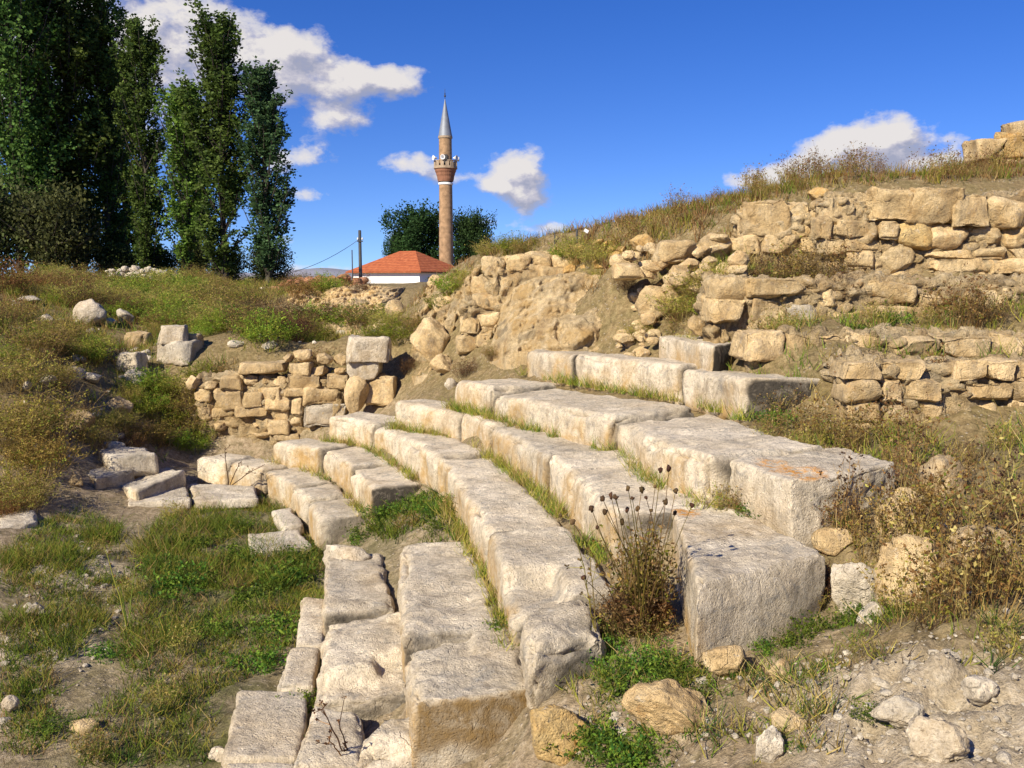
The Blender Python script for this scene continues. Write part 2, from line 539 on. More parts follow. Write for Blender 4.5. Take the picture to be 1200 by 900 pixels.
def build_ground():
    xs = axis_pts(-6000, 6000, -4.0, 4.2, 0.036, 1.045)
    ys = axis_pts(-300, 9000, 3.2, 9.0, 0.036, 1.028)
    nx, ny = len(xs), len(ys)
    X, Y = np.meshgrid(xs, ys)
    x, y = X.ravel(), Y.ravel()
    z = terrain(x, y)
    i = np.arange(nx * ny).reshape(ny, nx)
    q = np.stack([i[:-1, :-1], i[:-1, 1:], i[1:, 1:], i[1:, :-1]], -1).reshape(-1, 4)
    # bare dust (R), green turf (G), dry litter (B): where the ground really is each of them
    R = np.zeros(len(x))
    for (cu, cv), sx, sy in (((1110, 850), .8, .65), ((1020, 830), .5, .35), ((60, 670), 1.0, .5), ((40, 760), .6, .4)):
        c = ground(cu, cv)
        R = np.maximum(R, np.exp(-((x - c[0]) / sx) ** 2 - ((y - c[1]) / sy) ** 2))
    Gm = np.zeros(len(x))
    for (cu, cv), sx, sy in (((280, 680), 1.6, 2.2), ((230, 860), .9, 1.2), ((330, 610), 1.0, 1.5)):
        c = ground(cu, cv)
        Gm = np.maximum(Gm, np.exp(-((x - c[0]) / sx) ** 2 - ((y - c[1]) / sy) ** 2))
    B = sstep(0.6, 1.6, z)
    me = mk_mesh('ground', np.c_[x, y, z], quads=q, cols=np.c_[R, Gm, B], attr='zone')
    m, nt, b, out = new_mat('soil')
    tc = nd(nt, 'ShaderNodeTexCoord')
    vec = tc.outputs['Object']
    at = nd(nt, 'ShaderNodeAttribute', attribute_name='zone')
    sp = nd(nt, 'ShaderNodeSeparateColor')
    nt.links.new(at.outputs['Color'], sp.inputs[0])
    n1 = noise_n(nt, vec, 1.3, 8, 0.65, 0.3)
    n2 = noise_n(nt, vec, 14, 7, 0.72)
    n3 = noise_n(nt, vec, 60, 5, 0.7)
    soil = ramp(nt, n2, [(0.32, (0.17, 0.125, 0.07)), (0.5, (0.38, 0.285, 0.175)), (0.68, (0.55, 0.44, 0.30))])
    litter = ramp(nt, n2, [(0.3, (0.11, 0.075, 0.03)), (0.5, (0.24, 0.17, 0.07)), (0.7, (0.38, 0.29, 0.13))])
    turf = ramp(nt, n2, [(0.3, (0.06, 0.065, 0.02)), (0.52, (0.13, 0.14, 0.04)), (0.72, (0.27, 0.21, 0.10))])
    dust = ramp(nt, n2, [(0.25, (0.28, 0.215, 0.13)), (0.5, (0.46, 0.37, 0.245)), (0.72, (0.62, 0.53, 0.39))])
    col = mixc(nt, mth(nt, 'MULTIPLY', sp.outputs[2], 0.8), soil, litter)
    gf = mth(nt, 'MULTIPLY', sp.outputs[1], ramp(nt, n1, [(0.36, (0.2, 0.2, 0.2)), (0.55, (1, 1, 1))]))
    col = mixc(nt, gf, col, turf)
    n7 = noise_n(nt, vec, 4.5, 7, 0.7, 0.5)
    moss = ramp(nt, n7, [(0.42, (0, 0, 0)), (0.58, (1, 1, 1))])
    col = mixc(nt, mth(nt, 'MULTIPLY', moss, 0.38), col, mixc(nt, n2, (0.05, 0.05, 0.015), (0.20, 0.17, 0.06)))
    df = ramp(nt, mth(nt, 'ADD', sp.outputs[0], mth(nt, 'MULTIPLY', n1, 0.7)), [(0.62, (0, 0, 0)), (0.9, (1, 1, 1))])
    col = mixc(nt, df, col, dust)
    # scattered grit
    vo = nd(nt, 'ShaderNodeTexVoronoi')
    vo.inputs['Scale'].default_value = 16
    nt.links.new(vec, vo.inputs['Vector'])
    pb = ramp(nt, vo.outputs['Distance'], [(0.14, (1, 1, 1)), (0.24, (0, 0, 0))])
    sel = mth(nt, 'GREATER_THAN', n1, 0.47)
    pbf = mth(nt, 'MULTIPLY', pb, sel)
    col = mixc(nt, mth(nt, 'MULTIPLY', pbf, 0.75), col, (0.46, 0.38, 0.28))
    gr = ramp(nt, n3, [(0.35, (0.6, 0.6, 0.6)), (0.6, (1.1, 1.1, 1.1))])
    col = mixc(nt, 0.8, col, gr, 'MULTIPLY')
    nt.links.new(col, b.inputs['Base Color'])
    b.inputs['Roughness'].default_value = 0.95
    hs = mth(nt, 'ADD', mth(nt, 'MULTIPLY', n2, 1.0), mth(nt, 'MULTIPLY', n3, 0.5))
    hs = mth(nt, 'ADD', hs, mth(nt, 'MULTIPLY', pbf, 0.4))
    bp = nd(nt, 'ShaderNodeBump')
    bp.inputs['Strength'].default_value = 0.8
    bp.inputs['Distance'].default_value = 0.05
    nt.links.new(hs, bp.inputs['Height'])
    nt.links.new(bp.outputs[0], b.inputs['Normal'])
    me.materials.append(m)
    tag(add('ground', me), kind='structure')


build_ground()

# ------------------------------------------------------------------ stones
_gridcache = {}


def edge_spacing(n, L, r):
    """n+1 parameters over [0,L] with closer spacing near both ends"""
    t = np.linspace(0, 1, n + 1)
    s = t - 0.09 * np.sin(2 * np.pi * t) * 1.0
    return s * L


def boxgrid(L, D, H, step):
    nx, ny, nz = (max(4, int(round(a / step))) for a in (L, D, H))
    X, Y, Z = edge_spacing(nx, L, 0), edge_spacing(ny, D, 0), edge_spacing(nz, H, 0)
    idx = {}
    V = []
    Q = []

    def vid(i, j, k):
        key = (i, j, k)
        if key not in idx:
            idx[key] = len(V)
            V.append((X[i], Y[j], Z[k]))
        return idx[key]
    for i in range(nx):
        for j in range(ny):
            Q.append((vid(i, j, nz), vid(i + 1, j, nz), vid(i + 1, j + 1, nz), vid(i, j + 1, nz)))
            Q.append((vid(i, j, 0), vid(i, j + 1, 0), vid(i + 1, j + 1, 0), vid(i + 1, j, 0)))
    for i in range(nx):
        for k in range(nz):
            Q.append((vid(i, 0, k), vid(i + 1, 0, k), vid(i + 1, 0, k + 1), vid(i, 0, k + 1)))
            Q.append((vid(i, ny, k), vid(i, ny, k + 1), vid(i + 1, ny, k + 1), vid(i + 1, ny, k)))
    for j in range(ny):
        for k in range(nz):
            Q.append((vid(0, j, k), vid(0, j, k + 1), vid(0, j + 1, k + 1), vid(0, j + 1, k)))
            Q.append((vid(nx, j, k), vid(nx, j + 1, k), vid(nx, j + 1, k + 1), vid(nx, j, k + 1)))
    return np.array(V, float), np.array(Q)


def round_box(L, D, H, step, r, seed, rough=0.02, chip=0.05, notches=(), endrough=0.0, warp=0.0, facet=0):
    """worn block in local coordinates, corner at 0; returns verts, quads, normals, params"""
    P, Q = boxgrid(L, D, H, step)
    dims = np.array([L, D, H])
    par = P / dims
    sv = seed * 13.37
    rr = r * (1 + 0.75 * fbm(P * 2.3 + sv, 3, seed))
    rr = np.clip(rr, 0.012, 0.46 * min(L, D, H))[:, None]
    q = np.clip(P, rr, dims - rr)
    d = P - q
    n = d / (np.linalg.norm(d, axis=1, keepdims=True) + 1e-9)
    P2 = q + n * rr
    if facet:
        rgf = np.random.default_rng(seed + 900)
        for _ in range(facet):
            dv = rgf.normal(size=3) * np.array([1, 1.0, .8])
            dv[1] = -abs(dv[1])
            dv /= np.linalg.norm(dv)
            e = (P2 - dims / 2) @ dv
            off = e.max() * rgf.uniform(.66, .92)
            P2 = P2 - (np.clip(e - off, 0, None) * .92)[:, None] * dv
    if warp:
        rgw = np.random.default_rng(seed + 500)
        cj = rgw.uniform(-warp, warp, (2, 2, 2, 3)) * dims
        u_, v_, w_ = par[:, :1], par[:, 1:2], par[:, 2:3]
        for a_ in (0, 1):
            for b_ in (0, 1):
                for c_ in (0, 1):
                    P2 = P2 + cj[a_, b_, c_] * (u_ if a_ else 1 - u_) * (v_ if b_ else 1 - v_) * (w_ if c_ else 1 - w_)
    edge = np.clip((np.sort(np.abs(d) / rr, 1)[:, 1]), 0, 1)         # 1 along edges
    big = fbm(P * 1.7 + sv, 3, seed + 3) * rough * 1.4
    mid = fbm(P * 6.0 + sv, 4, seed + 5, 0.6) * rough
    fine = fbm(P * 24.0 + sv, 2, seed + 8) * rough * 0.22
    ch = np.clip(fbm(P * 3.2 + sv, 4, seed + 9, 0.6) - 0.08, 0, 1) * edge * chip * 3.0
    disp = big + mid + fine - ch
    if endrough > 0:        # broken end face: hollows and ridges
        ef = np.abs(n[:, 0]) ** 2
        fr = fbm(P * 3.4 + sv, 5, seed + 15, 0.62)
        disp = disp + ef * endrough * (-np.abs(fr) * 1.25 + 0.15) - ef * .012 * np.abs(fbm(P * 16 + sv, 3, seed + 16))
    P3 = P2 + n * disp[:, None]
    if endrough > 0:
        rge = np.random.default_rng(seed + 321)
        cen = dims * np.array([.5, .5, .5])
        for _ in range(11):
            dv = np.array([1.0, rge.normal() * .26, rge.normal() * .30])
            dv /= np.linalg.norm(dv)
            e = (P3 - cen) @ dv
            off = e.max() - rge.uniform(.10, .75) * endrough * 1.2
            P3 = P3 - (np.clip(e - off, 0, None) * .93)[:, None] * dv
    for (a0, a1, b0, b1, dep) in notches:
        w = 0.035
        f = sstep(a0 - w, a0 + w, par[:, 0]) * (1 - sstep(a1 - w, a1 + w, par[:, 0]))
        f = f * sstep(b0 - w, b0 + w, par[:, 1]) * (1 - sstep(b1 - w, b1 + w, par[:, 1])) * sstep(0.5, 0.9, par[:, 2])
        P3[:, 2] -= dep * f
    return P3, Q, n, par


def stain_cols(P, n, par, seed, front=0.9, dark=0.0, orange=None, rust=0.0):
    k = fbm(P * 3.0 + seed, 4, seed + 21)
    k2 = fbm(P * 1.3 + seed * 2, 3, seed + 22)
    fr = np.clip(-n[:, 1], 0, 1)
    och = fr * np.clip(0.62 + k * 1.5 + (0.50 - par[:, 2]) * 1.3, 0, 1) * front * 0.82
    och = np.maximum(och, 0.3 * np.clip(k2 * 2 - 0.35, 0, 1))
    if rust:
        och = np.maximum(och, np.clip(n[:, 0] * 1.4, 0, 1) * sstep(.35, .6, par[:, 2] + k * .25) * rust)
    drk = np.clip(np.abs(n[:, 0]) * 1.5, 0, 1) * np.clip(0.6 + k * 1.6 + max(0, dark - 1), 0, 1) * min(dark, 1) + 0.35 * np.clip(k * 2.2 - 0.75, 0, 1)  # darker on both end faces, plus scattered dark blotches
    org = np.zeros(len(P))
    if orange:
        for (a, bb, ra, rb) in orange:
            org = np.maximum(org, np.clip(1.35 - ((par[:, 0] - a) / ra) ** 2 - ((par[:, 1] - bb) / rb) ** 2 + k * 1.4, 0, 1) * (n[:, 2] > 0.3))
    if rust:
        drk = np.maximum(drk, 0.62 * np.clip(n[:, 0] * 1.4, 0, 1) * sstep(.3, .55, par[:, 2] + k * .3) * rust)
    return np.c_[och, np.clip(drk, 0, 1), np.clip(org, 0, 1)]


class Curve:
    def __init__(self, pts):
        pts = np.asarray(pts, float)
        out = []
        P = np.vstack([2 * pts[0] - pts[1], pts, 2 * pts[-1] - pts[-2]])
        for i in range(1, len(P) - 2):
            p0, p1, p2, p3 = P[i - 1], P[i], P[i + 1], P[i + 2]
            for t in np.linspace(0, 1, 16, endpoint=False):
                out.append(0.5 * (2 * p1 + (p2 - p0) * t + (2 * p0 - 5 * p1 + 4 * p2 - p3) * t * t + (3 * p1 - p0 - 3 * p2 + p3) * t ** 3))
        out.append(pts[-1])
        out = np.array(out)
        for _ in range(3):
            out[1:-1] = 0.25 * out[:-2] + 0.5 * out[1:-1] + 0.25 * out[2:]
        self.p = out
        self.s = np.r_[0, np.cumsum(np.linalg.norm(np.diff(out, axis=0), axis=1))]
        t = np.gradient(out, axis=0)
        for _ in range(12):
            t[1:-1] = 0.25 * t[:-2] + 0.5 * t[1:-1] + 0.25 * t[2:]
        self.t = t / np.linalg.norm(t, axis=1, keepdims=True)
        self.L = self.s[-1]

    def at(self, s):
        s = np.asarray(s, float)
        sc = np.clip(s, 0, self.L)
        p = np.c_[np.interp(sc, self.s, self.p[:, 0]), np.interp(sc, self.s, self.p[:, 1])]
        t = np.c_[np.interp(sc, self.s, self.t[:, 0]), np.interp(sc, self.s, self.t[:, 1])]
        t /= np.linalg.norm(t, axis=1, keepdims=True)
        p = p + t * (s - sc)[:, None]
        return p, t

    def near(self, q):
        return self.s[np.argmin(((self.p - q) ** 2).sum(1))]


CURVES = {k: Curve(rowworld(k)) for k in ROWPX}
ORD = ['first', 'second', 'third', 'fourth', 'fifth', 'sixth', 'seventh']
TIER = dict(A='lowest', B='second', C='third', D='fourth', E='fifth', F='sixth')
_seed = [100]


def put_block(W, Q, cols, name, label, cat, mat, group=None):
    c = np.array([W[:, 0].mean(), W[:, 1].mean(), W[:, 2].min()])
    me = mk_mesh(name, W - c, quads=Q, cols=cols, attr='stain', mats=(mat,))
    return tag(add(name, me, tuple(c)), label, cat, group)


def row_block(k, a, b, label, depth=0.68, h=0.46, r=0.07, dz=0.0, notches=(), dark=0.5, shift=0.0, rough=0.017, step=None, orange=None, endrough=0.0, depth1=None):
    cv = CURVES[k]
    z = ROWZ[k[0]]
    s0 = cv.near(atz(*a, z)[:2]) if isinstance(a, tuple) else a
    s1 = cv.near(atz(*b, z)[:2]) if isinstance(b, tuple) else b
    _seed[0] += 1
    sd = _seed[0]
    L = s1 - s0 - 0.030
    mid, _ = cv.at(np.array([(s0 + s1) / 2]))
    dist = np.hypot(*mid[0])
    step = step or np.clip(dist * 0.0034, 0.018, 0.05)
    P, Q, n, par = round_box(L, depth, h, step, r, sd, rough * 1.25, 0.075, notches, endrough)
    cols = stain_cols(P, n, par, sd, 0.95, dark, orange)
    je = np.maximum(1 - P[:, 0] / .05, 1 - (L - P[:, 0]) / .05)
    cols[:, 1] = np.maximum(cols[:, 1], np.clip(je, 0, 1) * np.clip(.75 + fbm(P * 7 + sd, 3, sd) * 1.2, 0, 1) * .9)
    if depth1 is not None:
        P[:, 1] *= 1 + (depth1 / depth - 1) * np.clip(par[:, 0], 0, 1)
    p, t = cv.at(s0 + 0.015 + P[:, 0])
    nn = np.c_[-t[:, 1], t[:, 0]]
    rg = np.random.default_rng(sd)
    tilt = rg.uniform(-0.035, 0.035, 2)
    zz = z + dz + rg.uniform(-0.028, 0.022) - h + P[:, 2] + (P[:, 0] - L / 2) * tilt[0] + (P[:, 1] - depth / 2) * tilt[1]
    sh = shift + rg.uniform(-0.035, 0.03)
    W = np.c_[p + nn * (P[:, 1] + sh)[:, None], zz]
    return put_block(W, Q, cols, 'seat_block', label, 'seat block', M['limestone'], 'curved stone seat blocks of the theatre')


def quad_block(px, z, h, label, name='seat_block', cat='seat block', r=0.07, rough=0.02, chip=0.05, step=None, mat='limestone', front=0.8, dark=0.3,
               notches=(), orange=None, endrough=0.0, group='curved stone seat blocks of the theatre', tilt=(0, 0), rust=0.0):
    """px: far-front, near-front, near-back, far-back corners of the top face in the photo; lies at height z"""
    A, B_, C_, D_ = (atz(u, v, z)[:2] for u, v in px)
    L = (np.linalg.norm(B_ - A) + np.linalg.norm(C_ - D_)) / 2
    Dp = (np.linalg.norm(D_ - A) + np.linalg.norm(C_ - B_)) / 2
    _seed[0] += 1
    sd = _seed[0]
    dist = np.hypot(*((A + C_) / 2))
    step = step or np.clip(dist * 0.0034, 0.015, 0.05)
    P, Q, n, par = round_box(L, Dp, h, step, r, sd, rough, chip, notches, endrough)
    cols = stain_cols(P, n, par, sd, front, dark, orange, rust)
    u = (P[:, 0] / L)[:, None]
    v = (P[:, 1] / Dp)[:, None]
    xy = A * (1 - u) * (1 - v) + B_ * u * (1 - v) + C_ * u * v + D_ * (1 - u) * v
    zz = z - h + P[:, 2] + (u[:, 0] - .5) * tilt[0] + (v[:, 0] - .5) * tilt[1]
    return put_block(np.c_[xy, zz], Q, cols, name, label, cat, M[mat], group)


def row(k, joints, labels=None, **kw):
    n = len(joints) - 1
    per = kw.pop('per', {})
    for i in range(n):
        d = dict(kw)
        d.update(per.get(i, {}))
        lab = d.pop('label', f"worn pale limestone block, {ORD[i]} from the far end of the {TIER[k[0]]} curved seat tier")
        row_block(k, joints[i], joints[i + 1], lab, **d)


row('A', [(227, 536), (266, 543), (305, 551), (342, 568), (360, 584), (375, 610)], depth=0.62, r=0.10,
    per={4: dict(dark=0.7, endrough=0.05, label='last limestone block of the far lowest tier, its broken grey end beside the weedy gap')})
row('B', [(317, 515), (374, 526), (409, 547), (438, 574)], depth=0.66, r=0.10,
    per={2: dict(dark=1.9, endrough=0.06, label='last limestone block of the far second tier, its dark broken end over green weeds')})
row('C', [(383, 488), (436, 497), (511, 540), (573, 622), (608, 702)], depth=0.70, h=0.5, r=0.10,
    per={3: dict(notches=((0.60, 1.2, -0.2, 0.52, 0.15),), depth=0.72, label='limestone block of the third tier with a square step cut into its top')})
row('D', [(461, 471), (537, 483), (573, 499), (640, 537), (716, 602)], depth=0.72, h=0.48, r=0.10, per={3: dict(depth=0.8)})
row('E', [(530, 445), (579, 456), (721, 490), (831, 541)], depth=1.02, h=0.5, r=0.105, per={
    2: dict(depth=1.12, dark=0.7, endrough=0.05, r=.12, label='long rounded limestone block of the fifth tier, just behind the lichen spotted block')})
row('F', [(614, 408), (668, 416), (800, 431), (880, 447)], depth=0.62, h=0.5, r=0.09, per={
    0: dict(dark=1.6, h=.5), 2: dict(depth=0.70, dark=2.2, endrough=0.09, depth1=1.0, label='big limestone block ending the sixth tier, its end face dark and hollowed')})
row_block('A2', (383, 646), (380, 722), 'square pitted limestone block below the weedy gap, upper one of the narrow near steps', depth=0.60, r=0.06, rough=0.02)
row_block('A2', (380, 726), (367, 812), 'near limestone step with a broken front hollow and a cut corner', depth=0.66, r=0.08, notches=((0.66, 1.3, 0.62, 1.3, 0.09), (0.8, 1.3, -.3, .62, .12)), rough=0.028)
quad_block([(366, 822), (343, 896), (428, 903), (424, 830)], 0.27, 0.4, 'flat limestone block with weathered top under a dry forked stalk, in the bottom step', r=0.05)
quad_block([(421, 856), (416, 884), (532, 872), (500, 824)], 0.36, 0.45, 'broken wedge shaped limestone lump beside the flat block, lowest of the near second column', r=0.12, rough=0.05, chip=0.1)
quad_block([(418, 884), (412, 915), (560, 915), (534, 880)], 0.16, 0.3, 'low limestone footing slab under the broken wedge shaped lump', r=0.05, rough=0.03)
row_block('B2', (467, 632), (477, 746), 'broad limestone block with rounded front, farther of the two near second tier blocks', depth=0.70, r=0.085, rough=0.024)
quad_block([(477, 752), (480, 822), (641, 822), (597, 716)], 0.71, 0.55, 'large limestone block with a cut step and a rusty brown broken end', r=0.085, rough=0.028, chip=0.07, dark=0.2, endrough=0.07, rust=1.0,
           notches=((-.3, .42, -.3, .58, .07),))
quad_block([(613, 712), (616, 766), (712, 744), (690, 696)], 1.03, 0.55, 'rounded grey limestone end lump of the third tier beside the thistle', r=0.12, rough=0.045, chip=0.07, front=0.3, dark=0.8, endrough=0.05)
quad_block([(784, 588), (826, 703), (981, 652), (851, 591)], 1.43, 0.58, 'big squared limestone block with hollowed grey end face, right of the thistle', r=0.045, rough=0.022, chip=0.06, step=0.016, front=1.0, dark=0.08,
           endrough=0.12, orange=((0.1, 0.2, .12, .2),))
quad_block([(834, 532), (942, 567), (1053, 542), (985, 521)], 1.79, 0.58, 'big limestone block with a bright orange lichen streak on top', r=0.05, rough=0.022, chip=0.07, step=0.018, front=0.35, dark=0.35, endrough=0.06,
           orange=((0.50, 0.16, .22, .12), (0.78, 0.22, .18, .16)))
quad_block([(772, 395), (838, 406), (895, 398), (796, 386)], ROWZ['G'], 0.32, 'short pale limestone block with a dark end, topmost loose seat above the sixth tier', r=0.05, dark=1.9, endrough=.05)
for px, lab in (
        ([(352, 698), (347, 755), (379, 756), (385, 700)], 'narrow pitted limestone kerb block, upper of two beside the square near step'),
        ([(339, 757), (324, 802), (367, 805), (375, 757)], 'narrow limestone kerb block, lower of two beside the notched near step'),
        ([(277, 809), (259, 886), (351, 889), (362, 808)], 'wide smooth limestone slab lying in grass at the foot of the near steps'),
        ([(264, 889), (258, 912), (345, 912), (350, 891)], 'low limestone slab at the picture edge, in front of the wide smooth slab')):
    quad_block(px, 0.17, 0.35, lab, r=0.05, rough=0.02, front=.3, name='kerb_stone', cat='kerb stone', group='stone kerb at the foot of the seats')
for px, z, lab in (
        ([(318, 599), (330, 617), (357, 614), (341, 596)], .07, 'small flat paving stone sunk in grass beside the lowest tier'),
        ([(290, 624), (294, 647), (366, 638), (350, 619)], .07, 'larger flat paving stone sunk in grass beside the lowest tier'),
        ([(222, 567), (228, 588), (304, 583), (298, 570)], .10, 'long flat paving slab at the foot of the far lowest tier'),
        ([(146, 570), (150, 590), (224, 586), (216, 563)], .14, 'flat cracked paving slab with a tilted stone leaning over it'),
        ([(0, 603), (-10, 622), (44, 610), (40, 598)], .32, 'flat grey slab lying on the bare slope at the left edge')):
    quad_block(px, z, 0.14, lab, r=0.03, rough=0.022, chip=.05, front=0, dark=0, name='paving_stone', cat='paving stone', group='paving stones of the orchestra floor', mat='paleboulder')


# rocks -----------------------------------------------------------------------
def ico(sub):
    if sub in _gridcache:
        return _gridcache[sub]
    import bmesh
    bm = bmesh.new()
    bmesh.ops.create_icosphere(bm, subdivisions=sub, radius=1)
    V = np.array([v.co[:] for v in bm.verts])
    F = np.array([[v.index for v in f.verts] for f in bm.faces])
    bm.free()
    _gridcache[sub] = (V, F)
    return V, F


def rock_geo(seed, dims, sub=4, cuts=9, rough=0.10):
    V, F = ico(sub)
    V = V.copy()
    rg = np.random.default_rng(seed)
    for _ in range(cuts):
        d = rg.normal(size=3)
        d /= np.linalg.norm(d)
        off = rg.uniform(0.52, 0.82)
        e = V @ d - off
        V = V - np.where(e > 0, e * 0.93, 0)[:, None] * d
    V /= np.abs(V).max(0)
    nn = V / np.linalg.norm(V, axis=1, keepdims=True)
    k = fbm(V * 1.6 + seed * 3.1, 3, seed) * rough * 1.3 + fbm(V * 5 + seed, 4, seed + 4, .6) * rough * 0.75
    V = V + nn * k[:, None]
    V = V * np.asarray(dims) / 2
    return V, F


CLEAR = []


def rock(label, u0, v0, u1, v1, d=None, mat='rubble', name='rock', cat='rock', depth=None, kind='rock', sub=4, rz=None, sink=0.12, group=None, rough=0.10, r=None, parent=None, seed=None, tilt=0.0, facet=2, warp=0.05):
    """a stone filling the measured frame u0..u1, v0..v1 at distance d (on the ground when d is None)"""
    uc = (u0 + u1) / 2
    if d is None:
        d = ground(uc, v1)[1]
    c0 = atd(uc, v1, d)
    c1 = atd(uc, v0, d)
    w = (u1 - u0) / FPX * d
    hgt = c1[2] - c0[2]
    dep = depth or w * 0.8
    _seed[0] += 1
    sd = seed or _seed[0]
    rg = np.random.default_rng(sd)
    hh = hgt * (1 + sink)
    if kind == 'rock':
        V, F = rock_geo(sd, (w * 1.04, dep, hh * 1.03), sub, rough=rough)
        cols = stain_cols(V, V / (np.linalg.norm(V, axis=1, keepdims=True) + 1e-6), V / np.array([w, dep, hh]) + .5, sd, 0.2, 0.0)
        me = mk_mesh(name, V + np.array([0, 0, hh / 2]), tris=F, cols=cols, attr='stain', mats=(M[mat],))
    else:
        step = np.clip(d * 0.0030, 0.016, 0.06)
        step = min(step, min(w, dep, hh) / 6)
        P, Q, n, par = round_box(w, dep, hh, step, r or 0.07 * min(w, hh), sd, rough * 0.45 * min(1, 2 * hh) + .008, 0.11 * min(1, 3 * hh), warp=warp, facet=facet)
        cols = stain_cols(P, n, par, sd, 0.35, 0.1)
        me = mk_mesh(name, P - np.array([w / 2, dep / 2, 0]), quads=Q, cols=cols, attr='stain', mats=(M[mat],))
    loc = (c0[0], d + dep * 0.35, c0[2] - hgt * sink)
    if parent is not None:
        pl = parent.location
        o = add(name, me, (loc[0] - pl[0], loc[1] - pl[1], loc[2] - pl[2]), parent, (0, tilt, rg.uniform(-.15, .15) if rz is None else rz))
        return o
    o = add(name, me, loc, None, (0, tilt, rg.uniform(-.25, .25) if rz is None else rz))
    if d > 11:
        CLEAR.append((loc[0], loc[1], w))
    return tag(o, label, cat, group)


R_ = rock
# near ground, right
R_('yellow ochre pitted rock at the near edge, below the rusty broken seat block', 606, 832, 698, 900, None, 'orangerock', sub=5)
R_('long pale pitted rock lying on the ground below the thistle', 735, 812, 842, 868, None, 'rubble', sub=5, rough=.13)
R_('rock wedged under the front corner of the big squared block', 822, 762, 880, 798, None, 'rubble', sub=4)
R_('small flat rock on weedy ground in front of the big squared block', 896, 778, 938, 804, None, 'rubble')
R_('knobbly pale outcrop stone in the bare near ground, whiter and upright', 882, 858, 922, 900, None, 'paleboulder', rough=.16, sub=5)
R_('low pale outcrop stone joined to the whiter upright stone', 905, 838, 955, 866, None, 'rubble', rough=.16)
R_('jagged whitish outcrop rock in the bare dusty ground', 1028, 822, 1090, 862, None, 'paleboulder', rough=.16, sub=5)
R_('crumbly whitish outcrop rock at the near right corner', 1070, 850, 1140, 905, None, 'paleboulder', rough=.18, sub=5)
R_('low pale outcrop rock nearest the right edge of the bare ground', 1130, 798, 1180, 826, None, 'paleboulder', rough=.16)
R_('grey boulder in shade against the right side of the big squared block', 978, 652, 1040, 724, None, 'paleboulder', sub=5, sink=.3, rough=.16)
R_('small grey stone at the foot of the shaded boulder', 1006, 710, 1042, 740, None, 'paleboulder')
R_('flat orange tinted boulder among dry weeds, right of the shaded boulder', 1030, 640, 1128, 706, None, 'rubble', sub=5, rough=.16, sink=.3)
R_('upright tan boulder behind the flat orange tinted boulder', 1033, 578, 1094, 642, None, 'rubble', sub=5, sink=.3, rough=.16)
R_('pale angular stone in weeds below the lichen streaked block', 958, 622, 1008, 652, None, 'rubble')
R_('tan boulder half in shade at the right edge, among tall weeds', 1106, 626, 1206, 694, None, 'wallstone', sub=5, sink=.3, rough=.16)
R_('dark tan boulder against the lowest terrace wall among weeds', 1083, 540, 1142, 584, None, 'wallstone', sub=4, sink=.3, rough=.16)
R_('small pale stone below the lichen streaked block, beside big squared one', 926, 598, 948, 622, None, 'paleboulder')
# left and orchestra
R_('small pale stone at the near corner of the wide smooth slab', 243, 875, 270, 902, 5.7, 'paleboulder')
R_('rounded grey stone half buried behind the square pitted near step', 368, 640, 434, 676, 8.9, 'paleboulder', sub=4)
quad_block([(136, 562), (160, 574), (218, 556), (196, 549)], .29, .3, 'pale tilted slab stone leaning over the cracked paving slab', 'fallen_slab', 'stone slab', r=.04, rough=.03, mat='paleboulder', group='fallen slabs at the foot of the slope', tilt=(0.05, .1))
quad_block([(93, 549), (112, 561), (159, 549), (138, 540)], .42, .3, 'squared slab with a reddish broken side, nearest the slope bushes', 'fallen_slab', 'stone slab', r=.04, rough=.03, front=1.0, group='fallen slabs at the foot of the slope')
quad_block([(117, 528), (128, 537), (185, 532), (168, 522)], .60, .3, 'long grey slab lying behind the reddish squared slab', 'fallen_slab', 'stone slab', r=.05, rough=.03, mat='paleboulder', group='fallen slabs at the foot of the slope')
R_('large white angular boulder high on the left slope', 80, 350, 121, 380, None, 'paleboulder')
R_('smaller white rock right of the large angular boulder', 133, 361, 155, 380, None, 'paleboulder')
R_('grey pebble like rock left of the large angular boulder', 47, 368, 61, 379, None, 'paleboulder')
R_('low grey stone between the white boulder and smaller white rock', 118, 372, 136, 382, None, 'paleboulder')
R_('short drum shaped stone with reddish streaks on the slope', 146, 389, 175, 410, None, 'wallstone', kind='box', r=.17)
SD = ground(205, 424)[1]
R_('pale block on top of a two block stack on the slope', 187, 382, 216, 402, SD + .05, 'paleboulder', kind='box')
R_('wide block under the pale top block of the slope stack', 184, 401, 227, 424, SD, 'paleboulder', kind='box')
R_('grey upright block beside the two block stack', 218, 392, 235, 416, SD + .3, 'wallstone', kind='box')
R_('squared stone above a rounder one, left of the rubble wall', 138, 414, 166, 436, None, 'paleboulder', kind='box')
R_('rounder whitish stone below the squared stone, left of the rubble wall', 143, 433, 169, 452, None, 'paleboulder')
R_('flat whitish stone showing through shrubs on the slope', 95, 436, 118, 448, None, 'paleboulder')
R_('grey boulder at the left end of the rubble wall', 203, 441, 228, 472, None, 'wallstone')
R_('dark grey boulder in shrubs below the drum shaped stone', 122, 464, 152, 486, None, 'wallstone')
R_('grey stone poking from the lower slope shrubs', 72, 482, 106, 506, None, 'wallstone')
R_('pale long stone high on the slope at the left edge', 18, 347, 45, 356, None, 'paleboulder')
R_('orange earth clod at the near left corner', -10, 852, 58, 905, 5.9, 'orangerock', rough=.16, sub=5)
R_('pale stone at the low left edge of the orchestra', 0, 818, 20, 836, None, 'paleboulder')
R_('small tan stone near the orange earth clod', 74, 846, 112, 866, None, 'rubble')
R_('pale chip lying on the bare earth of the orchestra', 28, 708, 52, 724, None, 'paleboulder')
R_('dark little mound stone under the slope shrubs', 78, 554, 96, 572, None, 'wallstone')

